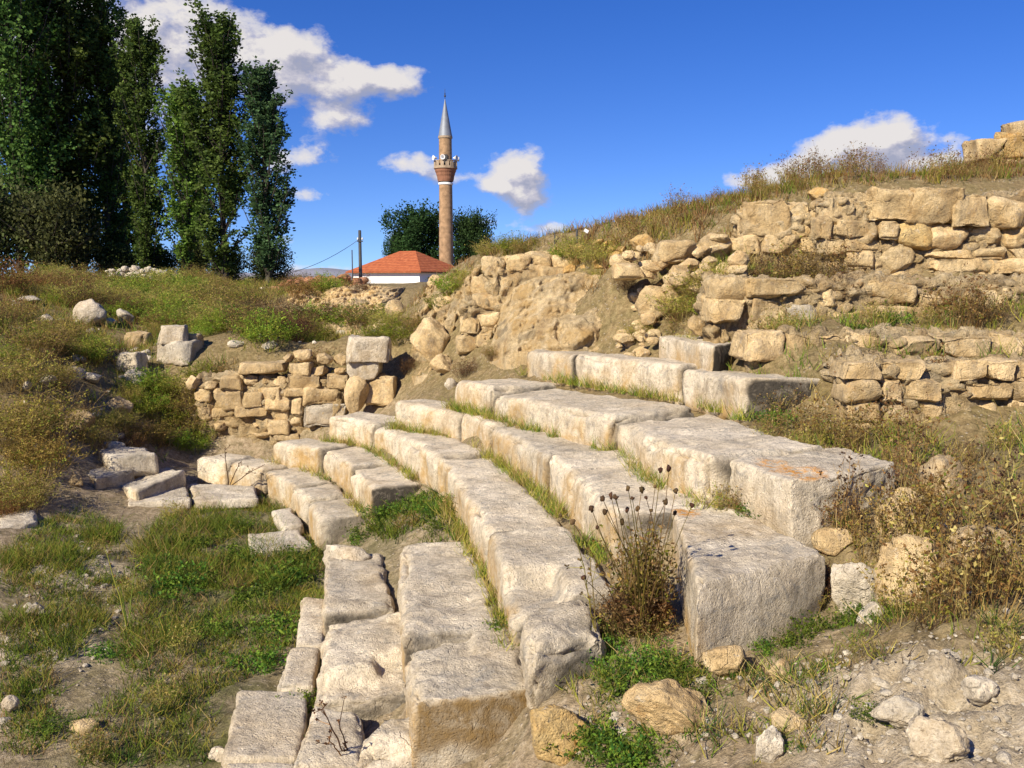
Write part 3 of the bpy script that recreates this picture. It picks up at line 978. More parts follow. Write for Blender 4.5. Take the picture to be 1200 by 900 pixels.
# middle mound
for r4, dd, lab in (((555, 323, 583, 346), 15.4, 'squared tan stone, left of a level pair on the mound'), ((584, 326, 612, 346), 15.2, 'squared tan stone, right of a level pair on the mound'),
                    ((535, 347, 556, 371), 15.0, 'pale upright stone below the level pair of stones'), ((558, 349, 593, 378), 14.9, 'rough tan boulder directly under the level pair of stones'),
                    ((503, 415, 533, 441), 14.4, 'lit tan stone at the foot of the mound beside the dark hollow'), ((481, 373, 530, 424), 15.2, 'rough rubble mass facing the pillar stones'),
                    ((628, 310, 662, 332), 14.3, 'squared tan stone at the brow of the mound'), ((577, 297, 628, 324), 15.6, 'big rounded tan rock at the brow of the mound'),
                    ((546, 376, 592, 412), 14.4, 'rough tan boulder low in the mound cleft'), ((450, 352, 475, 372), 18.5, 'small tan boulder left of the rubble mass'),
                    ((436, 372, 462, 392), 18.6, 'grey tan rock on the grassy rise behind the pillar stones'), ((505, 345, 535, 372), 16.2, 'tan rock on the mound above the rubble mass'),
                    ((500, 322, 530, 342), 17.5, 'broken tan rock near the mosque wall, on the mound'),
                    ((532, 318, 556, 338), 16.6, 'brown rock on the mound just left of the level pair'),
                    ((890, 196, 890, 196), 0, None)):
    if lab:
        R_(lab, *r4, dd, 'rubble', kind='box' if 'squared' in lab else 'rock', rough=.12)
R_('fallen block with dark right side, in grass above the topmost seat', 746, 336, 784, 372, 11.8, 'rubble')
R_('white sloping boulder above the topmost seat block', 784, 308, 828, 340, 12.0, 'paleboulder')
R_('flat tan slab bedded in the bank above the white sloping boulder', 772, 284, 812, 308, 12.4, 'rubble', kind='box')
R_('grey angular rock in the bank, right of the flat tan slab', 818, 272, 860, 302, 12.0, 'wallstone')
R_('small dark rock in the bank, left of the flat tan slab', 738, 272, 770, 296, 12.9, 'orangerock')
R_('orange stone standing on the grassy crest by the upper wall', 950, 218, 988, 240, 12.3, 'orangerock')
R_('tan rock in the weeds left of the stepped course stones', 806, 370, 830, 392, 10.6, 'rubble')

# pillar stones
R_('pale squared block balanced on top of the stone stack by the rubble wall', 407, 397, 457, 424, 15.3, 'paleboulder', kind='box', depth=.55, sink=.02, rz=.08)
R_('darker block in the middle of the stone stack by the rubble wall', 409, 423, 446, 444, 15.4, 'paleboulder', kind='box', depth=.5, sink=.03, rz=-.05)
R_('rough tan boulder at the left foot of the stone stack', 402, 440, 432, 482, 15.2, 'wallstone', sub=4)
R_('grey block at the right foot of the stone stack', 429, 443, 464, 470, 15.4, 'wallstone', kind='box', sink=.2)
R_('small pale stone on the ground right of the stone stack', 519, 444, 535, 458, 13.6, 'paleboulder')


# ------------------------------------------------------------------ masonry walls
def wall_core(u0, u1, v0, v1, d, thick, parent, mat='earthbank', inset=0.12):
    a, b = atd(u0, v1, d), atd(u1, v1, d)
    top = atd((u0 + u1) / 2, v0, d)[2]
    L = b[0] - a[0]
    H = top - a[2] + 0.5
    _seed[0] += 1
    P, Q, n, par = round_box(L, thick, H, max(0.028, d * 0.0030), 0.06, _seed[0], 0.07, 0.07)
    pw = P * np.array([1, 1, 1.4]) * 6.5 + np.c_[fbm(P * 5, 3, 3), fbm(P * 5 + 9, 3, 2), fbm(P * 5 + 17, 3, 4)] * .35
    f1, f2, cid = worley(pw, _seed[0])
    gap = sstep(.02, .25, f2 - f1)
    P = P + n * (gap * (.07 + .05 * cid) - .03)[:, None]
    P[:, 2] -= 0.5
    cols = stain_cols(P, n, par, _seed[0], 0.4, 0)
    cols[:, 1] = np.maximum(cols[:, 1], np.clip(-cid * .8 - .1, 0, .45))
    me = mk_mesh('core', P + np.array([a[0], d - inset, a[2]]) - np.array(parent.location), quads=Q, cols=cols, attr='stain', mats=(M[mat],))
    return add('core', me, (0, 0, 0), parent)


def wall_of(name, label, rects, d, core, mat, cat='wall', thick=0.5, dd=None, group=None, coremat='earthbank', facet=5, warp=.08, inset=.12):
    p = atd((core[0] + core[2]) / 2, core[3], d)
    w = empty(name, (p[0], d, p[2]))
    tag(w, label, cat, group)
    wall_core(core[0], core[2], core[1], core[3], d + 0.12, thick, w, coremat, inset)
    for i, rc in enumerate(rects):
        m = mat
        kind = 'box'
        if len(rc) > 4:
            kind = 'rock' if 'r' in rc[4] else 'box'
            if 'o' in rc[4]:
                m = 'orangerock'
            if 'p' in rc[4]:
                m = 'paleboulder'
        R_(None, rc[0], rc[1], rc[2], rc[3], d + random.uniform(-.05, .05), m, name='stone', parent=w, kind=kind, sink=0.03, rough=.13, depth=min(.45, max(.3, (rc[2] - rc[0]) / FPX * d)), sub=4, facet=facet, warp=warp)
    return w


def courses(u0, u1, vs, wmin, wmax, jitter=2.0, skip=0.0, flag=''):
    out = []
    for va, vb in zip(vs[:-1], vs[1:]):
        u = u0 + random.uniform(-4, 4)
        while u < u1:
            w = random.uniform(wmin, wmax)
            if random.random() > skip:
                out.append((u + 1.0, va + random.uniform(-jitter, jitter), u + w - 1.0, vb + random.uniform(-jitter * .3, jitter * .4), flag))
            u += w
    return out


def c5(*r):
    return (200 + r[0] / 2.812, 380 + r[1] / 2.812, 200 + r[2] / 2.812, 380 + r[3] / 2.812) + tuple(r[4:])


def c3(*r):
    return (680 + r[0] / 2.25, 130 + r[1] / 2.25, 680 + r[2] / 2.25, 130 + r[3] / 2.25) + tuple(r[4:])


low = [c5(165, 170, 235, 215), c5(240, 168, 288, 205, 'r'), c5(290, 205, 372, 250), c5(375, 210, 436, 240), c5(380, 163, 490, 210), c5(435, 210, 552, 264), c5(435, 266, 572, 332, 'p'),
       c5(150, 216, 238, 276), c5(240, 225, 300, 272), c5(318, 238, 400, 284), c5(400, 245, 436, 296), c5(212, 272, 316, 302), c5(75, 212, 142, 270, 'r'), c5(255, 306, 312, 352, 'r'),
       c5(320, 320, 392, 362), c5(390, 296, 436, 346, 'r'), c5(330, 284, 388, 320), c5(178, 302, 252, 347, 'r'), c5(460, 138, 520, 180, 'r'), c5(515, 165, 582, 212), c5(400, 80, 465, 126, 'r'),
       c5(475, 90, 532, 132, 'r'), c5(533, 98, 582, 142, 'r'), c5(365, 98, 402, 126, 'r'), c5(225, 128, 372, 160), c5(45, 168, 100, 215, 'r'), c5(100, 190, 150, 218, 'r'), c5(140, 276, 212, 304), c5(300, 300, 332, 340, 'r'),
       c5(395, 128, 460, 164), c5(280, 166, 335, 204, 'r'), c5(335, 172, 380, 206, 'r'), c5(300, 250, 320, 272, 'r'), c5(80, 270, 140, 320, 'r'), c5(130, 320, 180, 360, 'r'), c5(250, 352, 330, 378, 'r'), c5(340, 362, 430, 380), c5(535, 140, 580, 166, 'r')]
wall_of('rubble_wall', 'low tumbled rubble wall at the back of the orchestra', low, 15.7, (236, 440, 404, 515), 'wallstone', thick=.4, facet=1, warp=.04, inset=.07)
random.seed(21)
t1 = courses(988, 1230, [424, 446, 470, 494, 524], 26, 58, 2.5, 0.10)
wall_of('terrace_wall', 'lowest rough stone terrace at the right, several crumbling courses high', t1, 8.3, (984, 426, 1240, 526), 'wallstone', 'wall', .6, inset=.06)
t2 = [(918, 391, 952, 424), (950, 392, 992, 421), (990, 391, 1044, 424), (1044, 394, 1098, 424), (1098, 393, 1158, 422), (1160, 392, 1222, 426)]
t2 += [(868, 386, 920, 420), (1220, 392, 1270, 424)]
wall_of('terrace_wall', 'single course of squared blocks forming a ledge on the right hillside', t2, 9.3, (880, 394, 1240, 428), 'wallstone', 'wall', .5, inset=.05)
t3 = [c3(350, 445, 450, 500), c3(440, 442, 600, 495), c3(545, 515, 650, 580, 'p'), c3(330, 490, 440, 560), c3(440, 495, 545, 575), c3(690, 520, 770, 580), c3(770, 520, 930, 580), c3(740, 445, 880, 500), c3(600, 450, 700, 520, 'r'),
      c3(880, 480, 1000, 520), c3(930, 520, 1070, 585), c3(1070, 520, 1200, 585), c3(650, 530, 700, 580, 'r'), c3(1000, 470, 1120, 520)]
wall_of('terrace_wall', 'broken middle terrace of rough rocks with weeds above the squared course', t3, 10.2, (832, 330, 1240, 398), 'rubble', 'wall', .6, inset=.08)
t4 = [c3(650, 225, 760, 292), c3(750, 204, 868, 292), c3(862, 208, 992, 292), c3(985, 208, 1086, 300), c3(1082, 233, 1175, 302), c3(1170, 240, 1260, 302),
      c3(628, 275, 662, 336), c3(662, 290, 795, 330), c3(840, 294, 925, 352, 'o'), c3(893, 290, 1025, 370, 'r'), c3(1028, 300, 1118, 364, 'r'), c3(1112, 300, 1200, 362, 'r'), c3(700, 330, 790, 372), c3(780, 338, 885, 424, 'r'),
      c3(905, 388, 1070, 424), c3(1066, 388, 1200, 428), c3(905, 424, 1020, 470), c3(1020, 426, 1130, 470), c3(1130, 428, 1240, 480), c3(640, 335, 702, 380), c3(760, 392, 800, 440, 'r'), c3(1030, 362, 1120, 390), c3(905, 366, 1030, 390), c3(1120, 362, 1210, 390),
      c3(790, 292, 842, 340), c3(700, 372, 780, 420), c3(800, 420, 905, 462, 'r'), c3(640, 380, 700, 440, 'r')]
wall_of('upper_wall', 'tallest ruined wall of big rounded blocks at the top of the right hillside', t4, 11.4, (968, 230, 1240, 338), 'rubble', 'wall', .7, inset=.08)
t5 = [c3(435, 240, 548, 330), c3(545, 240, 602, 330), c3(600, 260, 640, 330, 'r'), c3(395, 330, 480, 375), c3(480, 332, 570, 372), c3(570, 330, 640, 380), c3(330, 320, 400, 350, 'r'), c3(205, 346, 300, 395), c3(300, 340, 390, 385, 'r'), c3(90, 405, 165, 440)]
wall_of('upper_wall', 'lower ruined wall stub of tan blocks left of the tallest wall', t5, 12.0, (868, 250, 966, 325), 'rubble', 'wall', .6)
t6 = [c3(1040, 75, 1115, 130), c3(1110, 55, 1180, 130, 'o'), c3(980, 180, 1030, 212, 'r'), c3(1025, 172, 1090, 210, 'r'), c3(1085, 178, 1150, 216, 'r'), c3(1140, 178, 1210, 220, 'r'), c3(915, 176, 975, 206, 'r'), c3(1060, 120, 1120, 170, 'r'), c3(1110, 128, 1190, 180), c3(950, 150, 1010, 185, 'ro'), c3(1010, 150, 1062, 182, 'r'), c3(1130, 25, 1210, 75), c3(1180, 60, 1260, 130), c3(1185, 130, 1270, 190)]
wall_of('upper_wall', 'crumbling heap of wall stones topping the hill at the right edge', t6, 14.6, (1150, 175, 1240, 215), 'rubble', 'wall', .6)


wall_of('mound_wall', 'stump of old masonry in the middle of the mound, blocks with dark joints', [(556, 346, 592, 364), (590, 348, 612, 372), (560, 366, 586, 386), (586, 374, 606, 398), (560, 388, 584, 408), (606, 350, 622, 378), (540, 372, 562, 392), (536, 393, 560, 414), (584, 400, 606, 418), (560, 410, 582, 428), (612, 330, 632, 350), (608, 380, 622, 400)], 14.4, (545, 352, 612, 425), 'rubble', thick=.6)
wall_of('mound_wall', 'long low row of rough stones along the brow of the mound', [(566, 302, 592, 320), (592, 300, 622, 318), (622, 296, 648, 314), (648, 300, 672, 318), (672, 302, 700, 318), (700, 300, 728, 318), (630, 314, 660, 330), (660, 318, 690, 332)], 14.4, (575, 308, 720, 328), 'rubble', thick=.5)


# ------------------------------------------------------------------ eroded earth banks
def bank(label, bottom, top, name='earth_bank', mat='earthbank', amp=0.22, n=(190, 110), lip=1.2, seed=3, cell=4.2, stones=1.0):
    """bottom/top: measured (u, v, distance) along the foot and the brow"""
    b = np.array([atd(*p) for p in bottom])
    t = np.array([atd(*p) for p in top])
    s = np.linspace(0, 1, n[0])

    def samp(a):
        k = np.linspace(0, 1, len(a))
        return np.c_[np.interp(s, k, a[:, 0]), np.interp(s, k, a[:, 1]), np.interp(s, k, a[:, 2])]
    B, T = samp(b), samp(t)
    rows = []
    m = n[1]
    for j in range(m):
        w = j / (m - 1)
        if w < 0.8:
            ww = w / 0.8
            P = B * (1 - ww) + T * ww
            P[:, 1] -= 0.12 * math.sin(ww * math.pi)
            if j == 0:
                P[:, 2] -= 0.4
        else:
            ww = (w - 0.8) / 0.2
            P = T + np.array([0, lip * ww, -0.45 * ww * ww])
        rows.append(P)
    V = np.vstack(rows)
    pw = V * np.array([1, 1, 1.35]) * cell + np.c_[fbm(V * 4 + 3, 3, seed), fbm(V * 4 + 9, 3, seed + 2), fbm(V * 4 + 17, 3, seed + 4)] * .35
    f1, f2, cid = worley(pw, seed)
    gap = sstep(.02, .26, f2 - f1)
    k = fbm(V * 1.3, 4, seed, .6) * amp + stones * (gap * (.10 + .09 * cid) - .08) + fbm(V * 6.0, 4, seed + 9, .65) * amp * 0.22 + fbm(V * 19.0, 3, seed + 13, .6) * .022
    k = k - np.clip(fbm(V * 4.5, 3, seed + 19) - .18, 0, 1) * amp * .8
    sE = np.tile(s, m)
    V[:, 1] += 0.9 * (np.clip(1 - sE / .16, 0, 1) ** 2 + np.clip(1 - (1 - sE) / .16, 0, 1) ** 2)
    fade = np.repeat(np.clip(np.minimum(np.arange(m) / 4, 1), 0, 1), n[0])
    V[:, 1] -= k * fade
    V[:, 2] += 0.35 * k * fade
    i = np.arange(n[0] * m).reshape(m, n[0])
    q = np.stack([i[:-1, :-1], i[:-1, 1:], i[1:, 1:], i[1:, :-1]], -1).reshape(-1, 4)
    c = V.mean(0)
    me = mk_mesh(name, V - c, quads=q, cols=np.c_[np.clip(.25 + cid * .5, 0, .6) * gap, np.clip(-cid * .8 - .15, 0, .5) * gap, cid * 0], attr='stain', mats=(M[mat],))
    return tag(add(name, me, tuple(c)), None, None, kind='structure')


bank('', [(560, 432, 13.6), (600, 416, 13.0), (640, 414, 12.7), (690, 412, 12.4), (726, 405, 12.2), (760, 395, 12.0)], [(572, 352, 15.0), (604, 334, 14.2), (640, 322, 13.9), (690, 318, 13.6), (726, 326, 13.1), (770, 330, 12.7)], seed=3, stones=.25, cell=2.6, amp=.34)
bank('', [(470, 445, 15.2), (505, 440, 14.9), (540, 436, 14.5), (600, 424, 13.6), (650, 414, 13.2)], [(470, 372, 17.5), (510, 330, 17.2), (560, 312, 16.2), (610, 305, 15.4), (660, 305, 15.0)], seed=17, amp=.38)
bank('', [(330, 394, 22.8), (380, 394, 22.8), (430, 390, 22.5), (455, 382, 22.3)], [(325, 346, 25), (370, 338, 25.2), (420, 335, 25.2), (470, 338, 24.6)], seed=29, amp=.4, mat='wallstone', stones=.5, cell=2.5)  # shade put into the colour: darker stone than the mound banks
bank('', [(625, 330, 14.6), (665, 322, 14.3), (706, 318, 13.9), (745, 312, 13.5)], [(635, 290, 15), (665, 283, 14.7), (706, 283, 14.2), (745, 282, 13.8)], seed=41, amp=.2, mat='orangerock', name='earth_bank')

# ------------------------------------------------------------------ sky, sun
SUN_EL, SUN_AZ = math.radians(34), math.radians(-142)      # azimuth from +Y, clockwise positive: sun to the left, a little behind
sdir = Vector((math.sin(SUN_AZ) * math.cos(SUN_EL), math.cos(SUN_AZ) * math.cos(SUN_EL), math.sin(SUN_EL)))
sl = bpy.data.lights.new('sun', 'SUN')
sl.energy = 5.0
sl.angle = math.radians(0.5)
sl.color = (1.0, 0.91, 0.75)
so = bpy.data.objects.new('sun', sl)
C.objects.link(so)
so.rotation_euler = sdir.to_track_quat('Z', 'Y').to_euler()
so.location = sdir * 30


def sky_world():
    w = bpy.data.worlds.new('World')
    SC.world = w
    w.use_nodes = True
    nt = w.node_tree
    for n in list(nt.nodes):
        nt.nodes.remove(n)
    out = nt.nodes.new('ShaderNodeOutputWorld')
    bg = nt.nodes.new('ShaderNodeBackground')
    bg.inputs[1].default_value = 0.105
    nt.links.new(bg.outputs[0], out.inputs[0])
    sky = nt.nodes.new('ShaderNodeTexSky')
    sky.sky_type = 'NISHITA'
    sky.sun_disc = False
    sky.sun_elevation = SUN_EL
    sky.sun_rotation = SUN_AZ
    sky.altitude = 900
    sky.air_density = 1.0
    sky.dust_density = 0.25
    sky.ozone_density = 2.5
    tc = nt.nodes.new('ShaderNodeTexCoord')
    lift = nt.nodes.new('ShaderNodeVectorMath')
    lift.operation = 'MULTIPLY_ADD'
    nt.links.new(tc.outputs['Generated'], lift.inputs[0])
    lift.inputs[1].default_value = (1, 1, 1.15)
    lift.inputs[2].default_value = (0, 0, 0.09)
    nrm = nt.nodes.new('ShaderNodeVectorMath')
    nrm.operation = 'NORMALIZE'
    nt.links.new(lift.outputs[0], nrm.inputs[0])
    nt.links.new(nrm.outputs[0], sky.inputs[0])
    hs = nt.nodes.new('ShaderNodeHueSaturation')
    hs.inputs['Saturation'].default_value = 1.36
    hs.inputs['Hue'].default_value = 0.522
    hs.inputs['Value'].default_value = 0.98
    nt.links.new(sky.outputs[0], hs.inputs['Color'])
    sep = nt.nodes.new('ShaderNodeSeparateXYZ')
    nt.links.new(tc.outputs['Generated'], sep.inputs[0])
    az = mth(nt, 'ARCTAN2', sep.outputs[0], sep.outputs[1])
    el = mth(nt, 'ARCSINE', sep.outputs[2])
    cb = nt.nodes.new('ShaderNodeCombineXYZ')
    nt.links.new(az, cb.inputs[0])
    nt.links.new(el, cb.inputs[1])
    # cloud density as a node group of direction (azimuth, elevation)
    clouds = [  # measured centre and half sizes, weight
        (350, 85, 54, 34, .82), (415, 96, 56, 19, .84), (470, 96, 34, 13, .85), (400, 138, 32, 18, .8), (320, 55, 46, 20, .6),
        (170, 25, 110, 50, .56), (235, 70, 55, 60, .50), (90, 60, 90, 60, .5),
        (360, 180, 30, 13, .8), (355, 230, 32, 11, .75), (325, 190, 18, 14, .6), (205, 180, 50, 40, .55),
        (482, 192, 34, 14, .85), (525, 205, 36, 9, .6), (462, 278, 22, 16, .6),
        (606, 200, 30, 24, 1.15), (618, 232, 26, 18, 1.0), (580, 212, 22, 12, .7), (640, 268, 50, 10, .6), (560, 262, 26, 9, .45),
        (1018, 164, 40, 22, 1.15), (985, 180, 40, 20, 1.0), (1062, 160, 26, 14, .95), (930, 205, 50, 14, .85), (1075, 198, 40, 12, .85), (880, 215, 34, 10, .65), (1125, 160, 22, 7, .45), (1150, 190, 50, 14, .6),
        (1010, 200, 60, 14, .9), (380, 318, 60, 10, .5), (330, 285, 24, 10, .4),
        (-200, 120, 160, 70, .8), (1420, 150, 120, 40, .8), (-450, 180, 120, 40, .8), (1650, 90, 110, 40, .8)]
    g = bpy.data.node_groups.new('cloud_density', 'ShaderNodeTree')
    g.interface.new_socket('Vector', in_out='INPUT', socket_type='NodeSocketVector')
    g.interface.new_socket('Density', in_out='OUTPUT', socket_type='NodeSocketFloat')
    gi = g.nodes.new('NodeGroupInput')
    go = g.nodes.new('NodeGroupOutput')
    wn = g.nodes.new('ShaderNodeTexNoise')
    wn.inputs['Scale'].default_value = 28
    wn.inputs['Detail'].default_value = 5
    g.links.new(gi.outputs[0], wn.inputs['Vector'])
    wv = g.nodes.new('ShaderNodeVectorMath')
    wv.operation = 'MULTIPLY_ADD'
    g.links.new(wn.outputs['Color'], wv.inputs[0])
    wv.inputs[1].default_value = (0.03, 0.02, 0)
    wv.inputs[2].default_value = (-0.015, -0.010, 0)
    wa = g.nodes.new('ShaderNodeVectorMath')
    wa.operation = 'ADD'
    g.links.new(gi.outputs[0], wa.inputs[0])
    g.links.new(wv.outputs[0], wa.inputs[1])
    tot = None
    for (u, v, ru, rv, wt) in clouds:
        d = ray(u, v)
        a0 = math.atan2(d[0], d[1])
        e0 = math.asin(d[2] / np.linalg.norm(d))
        s1 = g.nodes.new('ShaderNodeVectorMath')
        s1.operation = 'SUBTRACT'
        g.links.new(wa.outputs[0], s1.inputs[0])
        s1.inputs[1].default_value = (a0, e0, 0)
        s2 = g.nodes.new('ShaderNodeVectorMath')
        s2.operation = 'MULTIPLY'
        g.links.new(s1.outputs[0], s2.inputs[0])
        s2.inputs[1].default_value = (FPX / ru, FPX / rv, 0)
        dt = g.nodes.new('ShaderNodeVectorMath')
        dt.operation = 'DOT_PRODUCT'
        g.links.new(s2.outputs[0], dt.inputs[0])
        g.links.new(s2.outputs[0], dt.inputs[1])
        ex = mth(g, 'EXPONENT', mth(g, 'MULTIPLY', dt.outputs['Value'], -0.9))
        term = mth(g, 'MULTIPLY', ex, wt)
        tot = term if tot is None else mth(g, 'ADD', tot, term)
    n1 = g.nodes.new('ShaderNodeTexNoise')
    n1.inputs['Scale'].default_value = 26
    n1.inputs['Detail'].default_value = 9
    n1.inputs['Roughness'].default_value = 0.6
    mp = g.nodes.new('ShaderNodeVectorMath')
    mp.operation = 'MULTIPLY'
    mp.inputs[1].default_value = (1, 1.5, 1)
    g.links.new(gi.outputs[0], mp.inputs[0])
    g.links.new(mp.outputs[0], n1.inputs['Vector'])
    nn = mth(g, 'MULTIPLY_ADD', n1.outputs[0], 2.0, -1.0)
    tm = mth(g, 'MINIMUM', tot, 1.15)
    g.links.new(mth(g, 'ADD', tm, mth(g, 'MULTIPLY', nn, mth(g, 'MINIMUM', mth(g, 'MULTIPLY', tot, 2.5), 1.0))), go.inputs[0])

    def inst(vec):
        n = nt.nodes.new('ShaderNodeGroup')
        n.node_tree = g
        nt.links.new(vec, n.inputs[0])
        return n.outputs[0]
    d0 = inst(cb.outputs[0])
    sh = nt.nodes.new('ShaderNodeVectorMath')
    sh.operation = 'ADD'
    nt.links.new(cb.outputs[0], sh.inputs[0])
    sh.inputs[1].default_value = (-0.014, 0.016, 0)
    d1 = inst(sh.outputs[0])
    mask = ramp(nt, d0, [(0.34, (0, 0, 0)), (0.50, (.30, .30, .30)), (0.68, (.72, .72, .72)), (0.95, (0.97, 0.97, 0.97))])
    lit = mth(nt, 'MULTIPLY_ADD', mth(nt, 'SUBTRACT', d0, d1), 1.5, 0.52, clamp=True)
    ccol = ramp(nt, lit, [(0.10, (2.3, 2.4, 3.1)), (0.5, (3.4, 3.3, 3.8)), (0.9, (5.0, 4.75, 4.6))])
    lr = ramp(nt, az, [(0.0, (0, 0, 0)), (1.0, (1, 1, 1))])
    final = mixc(nt, mask, hs.outputs[0], ccol)
    nt.links.new(final, bg.inputs[0])


sky_world()
SC.view_settings.view_transform = 'Standard'
SC.view_settings.look = 'None'
SC.view_settings.exposure = 0.66
SC.view_settings.gamma = 1.0
SC.render.engine = 'CYCLES'
SC.cycles.max_bounces = 4
SC.cycles.use_denoising = True


# ------------------------------------------------------------------ plants
def ribbons(base, tip, width, curve, rg, segs=2):
    """bent tapered strips; base, tip (n,3)"""
    n = len(base)
    d = tip - base
    side = np.cross(d, rg.normal(size=(n, 3)))
    side /= np.linalg.norm(side, axis=1, keepdims=True) + 1e-9
    bend = np.c_[rg.normal(size=(n, 2)), np.zeros(n)] * (np.linalg.norm(d, axis=1) * curve)[:, None]
    V = []
    for j in range(segs + 1):
        t = j / segs
        c = base + d * t + bend * (t * (1 - t) * 1.6)
        w = (np.asarray(width) * (1 - 0.75 * t))[:, None] if np.ndim(width) else width * (1 - 0.75 * t)
        V.append(c - side * w / 2)
        V.append(c + side * w / 2)
    V = np.stack(V, 1)
    off = (np.arange(n) * (2 * (segs + 1)))[:, None]
    Q = np.concatenate([off + np.array([2 * j, 2 * j + 1, 2 * j + 3, 2 * j + 2]) for j in range(segs)], 0)
    return V.reshape(-1, 3), Q, 2 * (segs + 1)


def leaves(pos, size, rg, up=0.0, elong=1.8, nrm=None):
    """kite shaped leaf faces with a fold"""
    n = len(pos)
    a = rg.normal(size=(n, 3))
    a[:, 2] = np.abs(a[:, 2]) * 0.6 + up
    a /= np.linalg.norm(a, axis=1, keepdims=True)
    b = np.cross(a, rg.normal(size=(n, 3)))
    b /= np.linalg.norm(b, axis=1, keepdims=True) + 1e-9
    size = np.asarray(size)[:, None] if np.ndim(size) else size
    V = np.stack([pos, pos + a * size * 0.45 * elong + b * size * 0.5, pos + a * size * elong, pos + a * size * 0.45 * elong - b * size * 0.5], 1)
    Q = (np.arange(n) * 4)[:, None] + np.arange(4)[None]
    return V.reshape(-1, 3), Q, 4


class PM:
    def __init__(self):
        self.V, self.Q, self.c, self.n = [], [], [], 0

    def put(self, V, Q, col, per):
        """col (k,3) one per strip, per = verts in a strip; or (3,)"""
        self.V.append(V)
        self.Q.append(Q + self.n)
        self.n += len(V)
        col = np.asarray(col, float)
        self.c.append(np.repeat(col, per, 0) if col.ndim == 2 else np.tile(col, (len(V), 1)))

    def mesh(self, name, mat='leaf', smooth=False):
        return mk_mesh(name, np.vstack(self.V), quads=np.vstack(self.Q), cols=np.clip(np.vstack(self.c), 0, 1), mats=(M[mat],), smooth=smooth)


def colmix(rg, n, palette, var=0.2):
    P = np.array(palette)
    i = rg.integers(0, len(P), n)
    j = rg.integers(0, len(P), n)
    t = rg.random(n)[:, None]
    return (P[i] * t + P[j] * (1 - t)) * (1 + rg.normal(size=(n, 1)) * var)


GREEN = [(.12, .20, .018), (.17, .25, .025), (.23, .28, .035), (.08, .15, .018)]
DKGREEN = [(.03, .075, .012), (.05, .11, .018), (.08, .13, .02)]
OLIVE = [(.22, .23, .03), (.31, .28, .045), (.15, .19, .025), (.40, .33, .06)]
STRAW = [(.40, .29, .10), (.32, .21, .07), (.48, .36, .15), (.25, .17, .06)]
RUST = [(.23, .12, .035), (.30, .17, .05), (.16, .085, .03), (.36, .22, .07)]
BROWN = [(.10, .06, .03), (.15, .09, .045), (.07, .04, .022)]


def shrub_mesh(seed, w, h, nst, nlf, lsize, stem_pal, leaf_pal, head=0, head_pal=None, flop=0.5, wid=.006):
    rg = np.random.default_rng(seed)
    pm = PM()
    ang = rg.random(nst) * 2 * np.pi
    rad = np.sqrt(rg.random(nst))
    base = np.c_[np.cos(ang) * rad * w * .22, np.sin(ang) * rad * w * .22, np.full(nst, -.05)]
    hh = h * rg.uniform(.55, 1.0, nst) * (1 - 0.35 * rad ** 2)
    tip = np.c_[np.cos(ang) * rad * w * flop, np.sin(ang) * rad * w * flop, hh] + rg.normal(size=(nst, 3)) * .05 * w
    V, Q, per = ribbons(base, tip, wid, .15, rg, 3)
    pm.put(V, Q, colmix(rg, nst, stem_pal), per)
    # branchlets
    nb = nst * 4
    i = rg.integers(0, nst, nb)
    t = rg.uniform(.35, 1, nb)[:, None]
    p0 = base[i] * (1 - t) + tip[i] * t
    p1 = p0 + np.c_[rg.normal(size=(nb, 2)) * .14 * w, rg.uniform(.04, .22, nb) * h]
    V, Q, per = ribbons(p0, p1, wid * .7, .1, rg, 2)
    pm.put(V, Q, colmix(rg, nb, stem_pal), per)
    if nlf:
        i = rg.integers(0, nb, nlf)
        t = rg.random(nlf)[:, None]
        pos = p0[i] * (1 - t) + p1[i] * t + rg.normal(size=(nlf, 3)) * lsize * .6
        V, Q, per = leaves(pos, lsize * rg.uniform(.6, 1.3, nlf), rg, .2)
        shade = colmix(rg, nst * 4, leaf_pal, .1)
        col = shade[i] * (1 + rg.normal(size=(nlf, 1)) * .15)
        pm.put(V, Q, col, per)
    if head:
        i = rg.integers(0, nb, head)
        for k in range(3):
            V, Q, per = leaves(p1[i] + rg.normal(size=(head, 3)) * .008, lsize * .9, rg, .6, 1.2)
            pm.put(V, Q, colmix(rg, head, head_pal or stem_pal), per)
    return pm.mesh('plant')


def tuft_arrays(rg, pts, nbl, h, spread, wid, pals, palw, lean=0.35):
    """grass blades round many points; returns PM"""
    pm = PM()
    n = len(pts)
    idx = np.repeat(np.arange(n), nbl)
    m = len(idx)
    hv = (np.asarray(h)[idx] if np.ndim(h) else h) * rg.uniform(.45, 1.1, m)
    base = pts[idx] + np.c_[rg.normal(size=(m, 2)) * spread, np.full(m, -.02)]
    tip = base + np.c_[rg.normal(size=(m, 2)) * lean * hv[:, None], hv]
    V, Q, per = ribbons(base, tip, (np.asarray(wid)[idx] if np.ndim(wid) else np.full(m, wid)), .25, rg, 2)
    pal = rg.choice(len(pals), n, p=palw)
    cols = np.zeros((m, 3))
    for k, pl in enumerate(pals):
        s = pal[idx] == k
        cols[s] = colmix(rg, s.sum(), pl)
    pm.put(V, Q, cols, per)
    return pm


def poly_world(poly):
    return np.array([ground(u, v)[:2] for u, v in poly])


def inside(p, poly):
    x, y = p[:, 0], p[:, 1]
    r = np.zeros(len(p), bool)
    j = len(poly) - 1
    for i in range(len(poly)):
        xi, yi = poly[i]
        xj, yj = poly[j]
        c = ((yi > y) != (yj > y)) & (x < (xj - xi) * (y - yi) / (yj - yi + 1e-12) + xi)
        r ^= c
        j = i
    return r


